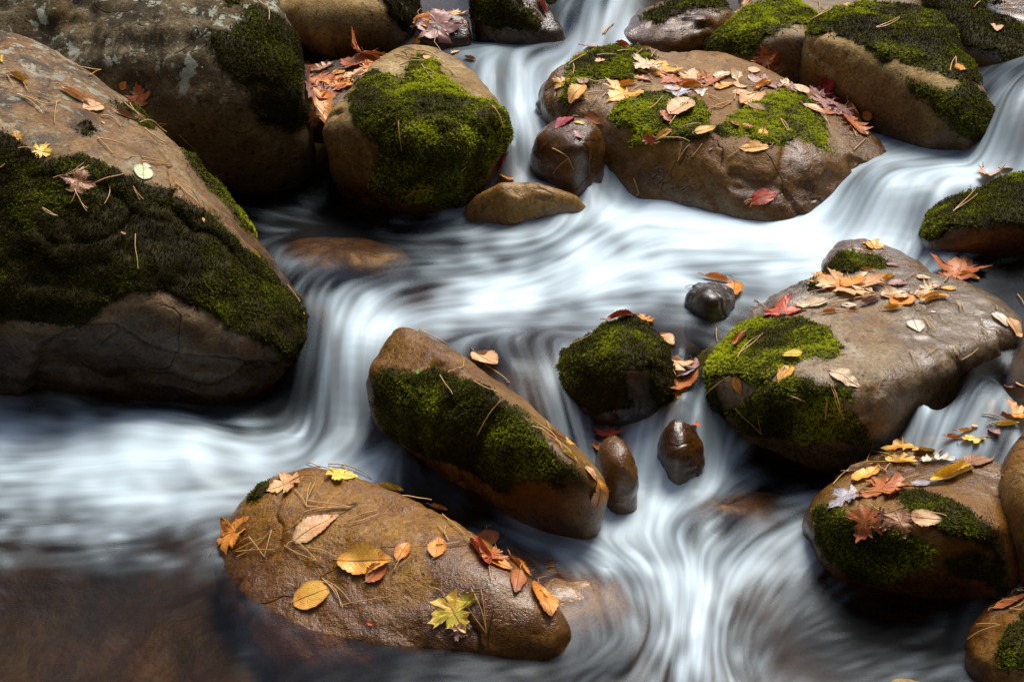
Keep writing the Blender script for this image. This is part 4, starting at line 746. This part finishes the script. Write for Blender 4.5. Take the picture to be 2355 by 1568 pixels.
LT = [
(ZA, [(125,545,'roll','ochre',130,30),(500,665,'roll','tan',240,28),(640,735,'beech','tan',135,175),(850,795,'roll','brown',180,25),(115,940,'oak','ochre',85,80),(305,1045,'maple','yellow',130,10),(540,1250,'maple','brown',170,-75),(977,1188,'round','pale green',90,-90),
      (1000,1140,'round','cream',46,0),(950,655,'maple','rust',130,-100),(845,592,'beech','orange',70,-60),(12,410,'roll','yellow',50,90),(700,845,'beech','tan',30,40)]),
(ZE, [(1605,465,'roll','yellow',85,50),(775,340,'oak','tan',30,20),(1286,255,'beech','tan',26,80)]),
(ZB, [(135,455,'maple','rust',120,-80),(255,470,'oak','brown',130,-30),(275,560,'beech','orange',150,20),(195,725,'beech','orange',215,95),(150,600,'maple','mauve',120,100),(265,650,'maple','rust',120,60),(350,500,'round','ochre',90,0),(430,525,'beech','tan',130,-20),
      (550,400,'beech','rust',160,-60),(450,440,'maple','rust',130,-160),(520,490,'beech','tan',110,-30),(330,590,'oak','rust',120,10),(400,570,'maple','orange',110,-40),(220,650,'beech','rust',130,110),(310,620,'maple','mauve',110,150),(170,800,'oak','brown',110,80),(230,790,'oak','rust',110,100),
      (480,545,'maple','brown',100,200),(225,540,'maple','rust',120,-120),(360,545,'beech','orange',120,160),(180,660,'maple','rust',110,170),(560,460,'oak','orange',90,-90),(150,530,'beech','brown',100,-70),
      (1040,155,'maple','mauve',210,-80),(1125,95,'maple','tan',130,-70),(920,120,'beech','orange',120,60),(960,430,'beech','tan',46,80),(1150,365,'oak','tan',50,-30),(1250,412,'roll','brown',80,15),(1465,1100,'roll','crimson',150,-60),(1500,1215,'oak','orange',90,30),(1745,45,'roll','red',120,65),(1030,440,'beech','tan',30,0),(885,285,'oak','amber',45,0)]),
(ZC, [(365,820,'beech','crimson',120,140),(545,810,'beech','rust',150,35),(455,846,'beech','yellow',80,10),(450,925,'oak','mauve',60,60),
      (465,405,'beech','red',50,-30),(610,447,'oak','tan',70,170),(335,580,'maple','ochre',110,130),(487,582,'round','mauve',50,90),(450,650,'beech','amber',145,130),(842,430,'roll','ochre',75,15),(905,482,'maple','beige',135,160),(1000,470,'maple','amber',150,-40),(885,545,'oak','rust',120,10),
      (780,590,'roll','amber',140,-15),(755,650,'maple','amber',200,150),(925,358,'roll','orange',60,10),(1095,550,'maple','rust',150,170),(1225,530,'maple','tan',120,-60),(1260,562,'beech','mauve',130,10),(1350,560,'oak','rust',120,-20),(1435,522,'beech','beige',135,-20),(1535,540,'round','beige',100,30),(1455,592,'beech','amber',125,165),(1560,587,'round','tan',56,0),
      (1205,605,'roll','orange',210,-12),(1090,640,'beech','tan',120,165),(1135,668,'maple','lavender',95,120),(1300,632,'maple','cream',120,-20),(1650,487,'round','tan',75,-10),(1580,642,'beech','tan',145,185),(1750,555,'maple','mauve',140,-60),(1712,597,'roll','amber',150,-30),(1870,592,'oak','beige',100,-70),(1962,633,'round','beige',88,80),(1895,632,'beech','mauve',90,30),
      (1638,678,'beech','tan',175,140),(1670,765,'beech','brown',120,20),(1155,760,'beech','tan',190,145),(1045,818,'oak','rust',90,50),(1515,880,'beech','rust',62,30),(1595,890,'oak','red',70,20),(1705,935,'beech','amber',120,-80),(1665,1010,'beech','amber',210,175),(1315,917,'beech','amber',155,-8),(1040,935,'beech','amber',125,-30),(940,970,'oak','red',100,-150),
      (1710,1350,'beech','red',195,-12),(1735,400,'maple','rust',170,-110),(1815,460,'maple','brown',110,20),(1590,35,'maple','tan',110,-60),(1360,1020,'oak','mauve',40,-30),(745,335,'roll','red',110,20),(560,325,'beech','mauve',160,-20),(475,600,'oak','tan',40,0)]),
(ZD, [(605,715,'maple','mauve',150,-160),(690,800,'maple','mauve',130,60),(700,860,'beech','rust',105,-15),(570,865,'beech','tan',195,25),(715,670,'maple','crimson',130,-50),(785,755,'roll','crimson',140,30),(790,855,'maple','mauve',120,130),(895,960,'oak','rust',200,40),(930,850,'roll','orange',190,50),
      (1690,555,'beech','orange',75,-10),(1982,230,'beech','tan',95,80),(840,48,'beech','tan',56,-70),(640,70,'oak','red',40,0),(905,62,'roll','tan',50,-20),(1000,885,'round','orange',80,0),(375,38,'roll','orange',40,0)]),
(ZH, [(1935,145,'oak','tan',130,-60),(1800,240,'oak','orange',165,160),(2065,105,'beech','orange',130,-20),(1055,700,'maple','amber',140,10),(1185,842,'beech','mauve',120,10),(1000,882,'roll','orange',120,8),
      (785,955,'maple','orange',215,-45),(860,1030,'maple','tan',230,80),(965,1010,'maple','beige',150,30),(985,1062,'round','yellow',56,0),(1060,978,'roll','orange',140,15),(1150,962,'roll','amber',120,-20),(1220,985,'beech','mauve',160,-10),(1418,937,'beech','beige',125,5),(1480,1018,'oak','beige',130,-20),(1605,1027,'beech','amber',135,0),
      (1460,1068,'beech','tan',185,160),(1355,1060,'maple','beige',110,190),(1200,1077,'beech','beige',185,175),(1255,1125,'beech','orange',165,170),(1500,1102,'roll','amber',250,-14),(580,1142,'beech','beige',290,170),(850,1155,'beech','cream',140,5),(1010,1132,'roll','mauve',165,-25),(885,1192,'roll','red',85,5),(375,1195,'maple','red',290,5),
      (700,1208,'roll','orange',130,-5),(1365,1302,'beech','cream',115,70),(2008,1250,'beech','cream',155,50),(2118,1310,'beech','tan',175,65),(1497,1204,'round','cream',38,0),(1705,860,'maple','rust',185,-70),(1765,932,'roll','amber',175,18),(1640,892,'maple','rust',120,10),(1180,1180,'roll','amber',170,-8),(580,1205,'oak','red',40,0)]),
(ZG, [(1455,645,'roll','rust',105,-50),(1790,733,'round','yellow',115,0),(1750,812,'beech','amber',130,130),(1440,888,'beech','orange',125,70),(2110,832,'beech','beige',215,38),(2105,695,'oak','red',30,0),(1300,222,'roll','orange',190,10),(1415,285,'beech','orange',145,100),(690,488,'roll','red',200,-25),(850,475,'oak','orange',95,30),(962,590,'beech','tan',145,40),
      (1085,850,'beech','rust',210,110),(1045,745,'maple','tan',110,-80),(1110,805,'beech','lavender',100,-60),(1150,770,'beech','mauve',90,-70),(1060,940,'oak','ochre',90,90),(610,1185,'maple','red',85,-60),(550,1285,'beech','orange',90,80),(1165,1145,'beech','red',80,60)]),
(ZF, [(1040,305,'beech','tan',210,38),(1600,905,'roll','tan',180,35),(1690,940,'maple','amber',95,-20),(1690,1045,'roll','yellow',150,38),(540,407,'round','green',36,-90),(1855,1175,'beech','tan',160,55),(1925,1335,'beech','orange',235,95),(1225,485,'beech','rust',30,30)]),
(ZI, [(575,325,'maple','tan',245,160),(1025,250,'maple','yellow',220,10),(1365,350,'roll','yellow',190,22),(230,650,'maple','orange',300,-50),(800,630,'beech','tan',385,-28),(1165,880,'beech','amber',375,-5),(1455,805,'beech','orange',175,-60),(1262,975,'beech','rust',205,-40),(1710,787,'beech','orange',155,-80),(770,1130,'round','amber',290,-20),(1840,1270,'maple','yellow',265,60),
      (1715,495,'roll','amber',140,18),(1215,1335,'oak','red',60,20),(1880,1400,'maple','mauve',110,20)]),
(ZJ, [(240,432,'beech','rust',125,80),(185,520,'roll','red',210,55),(310,590,'beech','orange',170,35),(430,605,'roll','orange',200,45),(432,692,'beech','rust',135,100),(600,800,'beech','orange',215,58),(265,535,'maple','rust',110,-70)]),
(ZK, [(960,548,'maple','amber',400,175),(1220,492,'roll','orange',140,-10),(1345,492,'maple','yellow',150,165),(1640,322,'maple','orange',170,-170),(1590,402,'roll','yellow',170,0),(850,648,'oak','amber',200,5),(1100,642,'oak','cream',225,-8),(1370,652,'beech','brown',270,-20),(1195,748,'roll','yellow',235,165),(565,708,'roll','beige',200,-20),(610,755,'beech','amber',200,-30),
      (705,850,'maple','rust',340,160),(450,912,'maple','lavender',235,140),(990,812,'beech','lavender',170,-5),(615,1115,'maple','rust',215,110),(850,1085,'maple','brown',170,70),(1010,1072,'beech','tan',225,5),(700,1030,'oak','mauve',110,10),(850,708,'roll','ochre',60,20),(1500,442,'beech','mauve',90,60),(1635,132,'beech','brown',120,-40),(1690,118,'beech','tan',90,80),(1300,442,'roll','amber',130,-20),(1365,405,'round','beige',44,0),(1620,460,'roll','ochre',60,0)]),
(ZL, [(1555,745,'beech','rust',370,-25),(1700,632,'oak','yellow',120,-10)]),
]
for Z, rows in LT:
    for x, y, kind, c_, px, ang in rows:
        X, Y, s = Z(x, y)
        if kind in ('maple', 'oak'): px *= 1.1
        leaf(X, Y, kind, c_, px * s, ang, curl={'maple': 0.38, 'oak': 0.42, 'beech': 0.3, 'round': 0.12, 'roll': 0.4}[kind], stem=kind not in ('roll',) or px > 120)
for rows in [[(ZC, 1735, 385, 'maple', 'rust', 150, -110, 35), (ZB, 555, 385, 'maple', 'rust', 120, -70, 30)]]:
    for Z, x, y, k, c_, px, ang, tl in rows:
        X, Y, s = Z(x, y); leaf(X, Y, k, c_, px * s, ang, curl=0.6, tilt=tl)

# ---------------------------------------------------------------- pine needles, each bundle one thing
NEED = [
(ZA, [[(50,525,85,580)],[(145,560,190,635)],[(115,655,290,785),(115,655,325,765)],[(245,697,412,698)],[(388,705,372,855)],[(530,465,695,490),(605,525,690,490)],[(690,805,825,875)],[(830,735,965,830),(870,740,970,850)],[(950,850,1140,915)],[(985,885,1175,1005)],[(1090,880,1140,855),(1085,855,1140,855)],
      [(665,955,865,1005),(665,955,770,1060)],[(965,1085,1175,1140),(970,1115,1175,1140)],[(1200,1260,1330,1420)],[(380,1250,570,1140),(395,1245,605,1160)],[(640,1270,845,1210)],[(750,1285,700,1420)],[(900,1300,980,1395),(905,1310,955,1400)],[(525,1320,605,1450)],[(300,1445,400,1505)],[(130,1045,255,1055)],[(1440,1220,1530,1185)],[(1225,925,1350,1040)],[(1770,20,1830,165)],[(0,1175,40,1140)]]),
(ZE, [[(858,345,880,560)],[(1450,305,1620,430),(1440,310,1545,430)],[(1830,650,1920,850)],[(280,170,375,230)],[(485,55,560,190)]]),
(ZB, [[(885,355,1160,535)],[(735,380,935,450),(775,455,940,450)],[(920,475,1010,580),(945,500,1040,550)],[(770,850,805,1030)],[(1390,755,1455,880)],[(1180,1165,1210,1135)],[(830,1340,1010,1295)],[(1195,130,1265,235)],[(1680,60,1755,150)],[(300,640,380,590)],[(1820,1020,1930,1085),(1930,1085,1825,1195),(1930,1085,1965,1165)],[(2160,240,2235,175)]]),
(ZC, [[(385,475,505,405)],[(420,470,415,540)],[(520,575,670,560)],[(580,412,705,408)],[(715,385,850,380)],[(820,415,885,365)],[(950,425,990,350)],[(520,645,665,640)],[(455,685,540,705)],[(525,740,580,665)],[(620,670,710,620)],[(1115,455,1150,525)],[(1360,740,1500,700),(1385,735,1500,700)],[(1165,990,1135,1110),(1218,995,1135,1110)],[(1300,990,1225,1085)],[(940,775,1025,690)],[(985,970,1215,975)],[(1080,880,1145,770)],
      [(1475,1085,1550,1030)],[(835,1225,870,1330),(870,1330,850,1345)],[(1590,1390,1640,1370)],[(1630,1420,1650,1395)],[(1830,850,1880,930)],[(2120,830,2180,920)],[(1345,660,1420,695)],[(635,240,700,165)],[(2060,165,2180,85)],[(1520,690,1540,620)],[(1165,895,1290,880)]]),
(ZD, [[(580,185,720,100)],[(1065,245,1240,165),(1075,250,1235,175)],[(1615,580,1650,465),(1650,465,1660,530)],[(620,15,628,90)],[(1175,0,1185,50)],[(885,1160,985,1070)],[(860,975,910,1060)],[(940,900,970,980)],[(660,925,720,1040)],[(320,950,385,1040)],[(1850,40,1800,80)],[(100,480,230,500)]]),
(ZH, [[(1660,470,1835,290),(1675,455,1840,335)],[(1710,1570,1840,1480)],[(945,775,1155,750)],[(1120,820,1170,780)],[(575,1100,765,1060)],[(700,1150,1060,1080)],[(970,1030,1280,1055)],[(1270,970,1360,905),(1290,960,1365,910)],[(1085,1055,1230,1095)],[(720,1165,850,1150)],[(735,1195,860,1180)],[(1585,975,1650,930)],[(1020,910,1030,950)],[(1420,1250,1480,1340),(1420,1250,1520,1355)],[(1670,1120,1705,1200),(1720,1150,1735,1190)],[(1440,1540,1540,1475)],[(1610,1475,1660,1568),(1650,1470,1700,1568)],[(1870,1335,1915,1380)],[(1980,1340,2010,1380)],[(30,1560,205,1405)],[(1980,1160,1985,1190)],[(2145,1075,2195,1155)],[(1320,1500,1345,1568)],[(890,1115,1060,1080)],[(130,1115,250,1215)]]),
(ZG, [[(1455,750,1605,600)],[(1250,970,1395,840)],[(1445,1020,1610,1185),(1590,940,1610,1185)],[(1305,535,1308,620)],[(2035,890,2105,1080)],[(1785,950,1870,980)],[(2020,1000,2005,1085)],[(400,660,525,600)],[(1105,270,1160,262)]]),
(ZF, [[(540,90,780,210),(545,80,770,205)],[(790,435,875,380),(875,380,885,315)],[(725,455,830,590)],[(985,510,1190,612)],[(1025,890,1195,640),(1030,885,1205,645)],[(1050,360,1220,480)],[(1410,810,1640,1010),(1420,850,1740,1070)],[(1515,790,1545,860)],[(1550,920,1700,1020)]]),
(ZI, [[(665,360,750,480),(780,310,750,480)],[(810,310,750,440)],[(755,440,1080,485),(735,525,1080,485),(750,485,1080,485)],[(1020,615,1290,535),(1050,590,1270,515)],[(215,815,455,705),(240,855,495,650),(330,705,440,850)],[(215,815,520,800)],[(495,655,440,850),(245,770,330,705)],[(660,730,825,880),(590,770,825,880)],[(760,785,975,860)],[(865,1010,1020,1215),(870,1035,1005,1215),(870,1020,1075,1180)],[(1025,1205,1350,1148)],[(1375,970,1570,820),(1400,945,1470,850)],[(1745,540,1915,690)],[(1710,620,1795,735),(1775,625,1795,735)],[(1700,765,1875,745)],[(1870,1120,2070,1405),(1965,1085,2075,1400),(2035,1090,2075,1405)],[(910,170,1270,315)],[(1005,175,1150,290)],[(1455,405,1670,435)],[(750,155,915,240)],[(1690,1080,1790,1210)],[(1900,710,1960,760)],[(610,1050,660,1065)],[(1140,780,1220,795)]]),
(ZJ, [[(270,420,300,535)],[(250,590,265,715)],[(480,660,540,640)],[(130,450,170,500)]]),
(ZK, [[(645,570,850,640)],[(600,660,900,655)],[(1080,610,1250,530)],[(385,815,530,690),(390,775,520,690)],[(575,880,770,885),(770,885,810,790)],[(770,910,980,745)],[(980,778,1180,735)],[(640,955,830,1045)],[(910,1022,1165,1055)],[(745,720,780,670)],[(655,520,612,690)],[(1420,325,1600,385)],[(1450,402,1640,398)],[(690,160,750,60)],[(365,100,445,320)],[(335,330,350,245)],[(95,185,190,218)],[(1485,775,1580,755)],[(690,685,760,735)],[(905,595,945,650)],[(525,610,545,670)]]),
(ZL, [[(1445,688,1718,580)],[(1570,815,1718,740)],[(1225,978,1478,990),(1140,1132,1478,990)],[(1570,815,1690,825)],[(1480,745,1660,742)]]),
]
NEEDLES = []
def joined(segs):
    out = []
    for s in segs:
        e_ = [(s[0], s[1]), (s[2], s[3])]
        for g_ in out:
            if any(abs(a_[0] - b_[0]) + abs(a_[1] - b_[1]) < 8 for a_ in e_ for t_ in g_ for b_ in ((t_[0], t_[1]), (t_[2], t_[3]))): g_.append(s); break
        else: out.append([s])
    return out
for Z, bundles in NEED:
    for segs in [g_ for bnd in bundles for g_ in joined(bnd)]:
        VV, FF, own0, c0 = [], [], None, None; offs = 0; dmid = 3.0
        for x1, y1, x2, y2 in segs:
            A, B_ = Z(x1, y1), Z(x2, y2); rg = np.random.default_rng(int(abs(A[0]) * 11 + abs(A[1]) * 5) % 99991); bow = 0.07 * rg.standard_normal()
            pts, last = [], None
            for t in np.linspace(0, 1, 7):
                px_, py_ = A[0] + (B_[0] - A[0]) * t, A[1] + (B_[1] - A[1]) * t; bb = bow * 4 * t * (1 - t)
                px_ += -(B_[1] - A[1]) * bb; py_ += (B_[0] - A[0]) * bb
                h = hit(px_, py_)
                if h is None: continue
                P, N, own, mo = h
                if last is not None and (P - last).length > 0.16: P = CAMV + view_ray(px_, py_) * ((last - CAMV).length); N = Vector((0, 0, 1))
                last = P; own0 = own0 or own
                pts.append(np.array(P + N * (0.0025 + (0.011 if mo else 0)) + Vector((0, 0, 0.002 + 0.004 * (4 * t * (1 - t)) * rg.random()))))
            if len(pts) < 3: continue
            pts = np.array(pts)
            pts[1:-1] = 0.5 * pts[1:-1] + 0.25 * (pts[:-2] + pts[2:]); dmid = np.linalg.norm(pts[0] - np.array(CAMV))
            if c0 is None: c0 = pts[0]
            t_ = np.gradient(pts, axis=0); t_ /= np.linalg.norm(t_, axis=1, keepdims=True) + 1e-12; u = np.cross(t_, [0.31, 0.2, 0.93]); u /= np.linalg.norm(u, axis=1, keepdims=True) + 1e-9; w = np.cross(t_, u)
            r = 0.00042 * dmid * np.linspace(1.1, 0.7, len(pts))[:, None]; k = 4; n = len(pts)
            V = np.stack([pts + r * (u * math.cos(a_) + w * math.sin(a_)) for a_ in np.arange(k) * 2 * math.pi / k]).reshape(-1, 3)
            FF += [[offs + q for q in (a_ * n + i, a_ * n + i + 1, ((a_ + 1) % k) * n + i + 1, ((a_ + 1) % k) * n + i)] for a_ in range(k) for i in range(n - 1)]
            VV.append(V); offs += len(V)
        if not VV: continue
        V = np.concatenate(VV); o = mesh_np('pine_needle' if len(segs) == 1 else 'pine_needle_bundle', V - c0, np.array(FF), NEEDLEM); o.location = c0
        X, Y, s = Z(segs[0][0], segs[0][1]); NEEDLES.append((o, len(segs), own0, X, Y))

# ---------------------------------------------------------------- labels for leaves and needles: look, resting place, then order from the left
ORD = ['', 'first', 'second', 'third', 'fourth', 'fifth', 'sixth', 'seventh', 'eighth', 'ninth', 'tenth', 'eleventh', 'twelfth']
def ordinal(k): return ORD[k] if k < len(ORD) else f'{k}th'
KW = {'beech': 'oval ribbed leaf', 'roll': 'curled narrow leaf', 'maple': 'pointed maple leaf', 'oak': 'ragged lobed leaf', 'round': 'rounded leaf'}
def place(own): return ROCKINFO[own][1] if own in ROCKINFO else 'the stream water'
def label_all(items, cat, grp):
    by = {}
    for it in items: by.setdefault((it[1], place(it[2])), []).append(it)
    for (desc, plc), L in by.items():
        L.sort(key=lambda t: t[3])
        for i, (o, d, own, X) in enumerate(L):
            lab = f'{desc} on {plc}' if len(L) == 1 else f'{desc} on {plc}, {ordinal(i + 1)} from left'
            tag(o, lab, cat, f'{grp} {plc}')
label_all([(o, f"{'large' if px > 85 else 'tiny' if px < 22 else 'small' if px < 42 else ''} {c_} {KW[k]}".strip(), own, X) for o, k, c_, own, X, Y, px in LEAVES], 'leaf', 'fallen leaves on')
label_all([(o, 'thin tan pine needle' if n == 1 else 'joined pine needle pair' if n == 2 else 'pine needle triple', own, X) for o, n, own, X, Y in NEEDLES], 'pine needle', 'pine needles on')
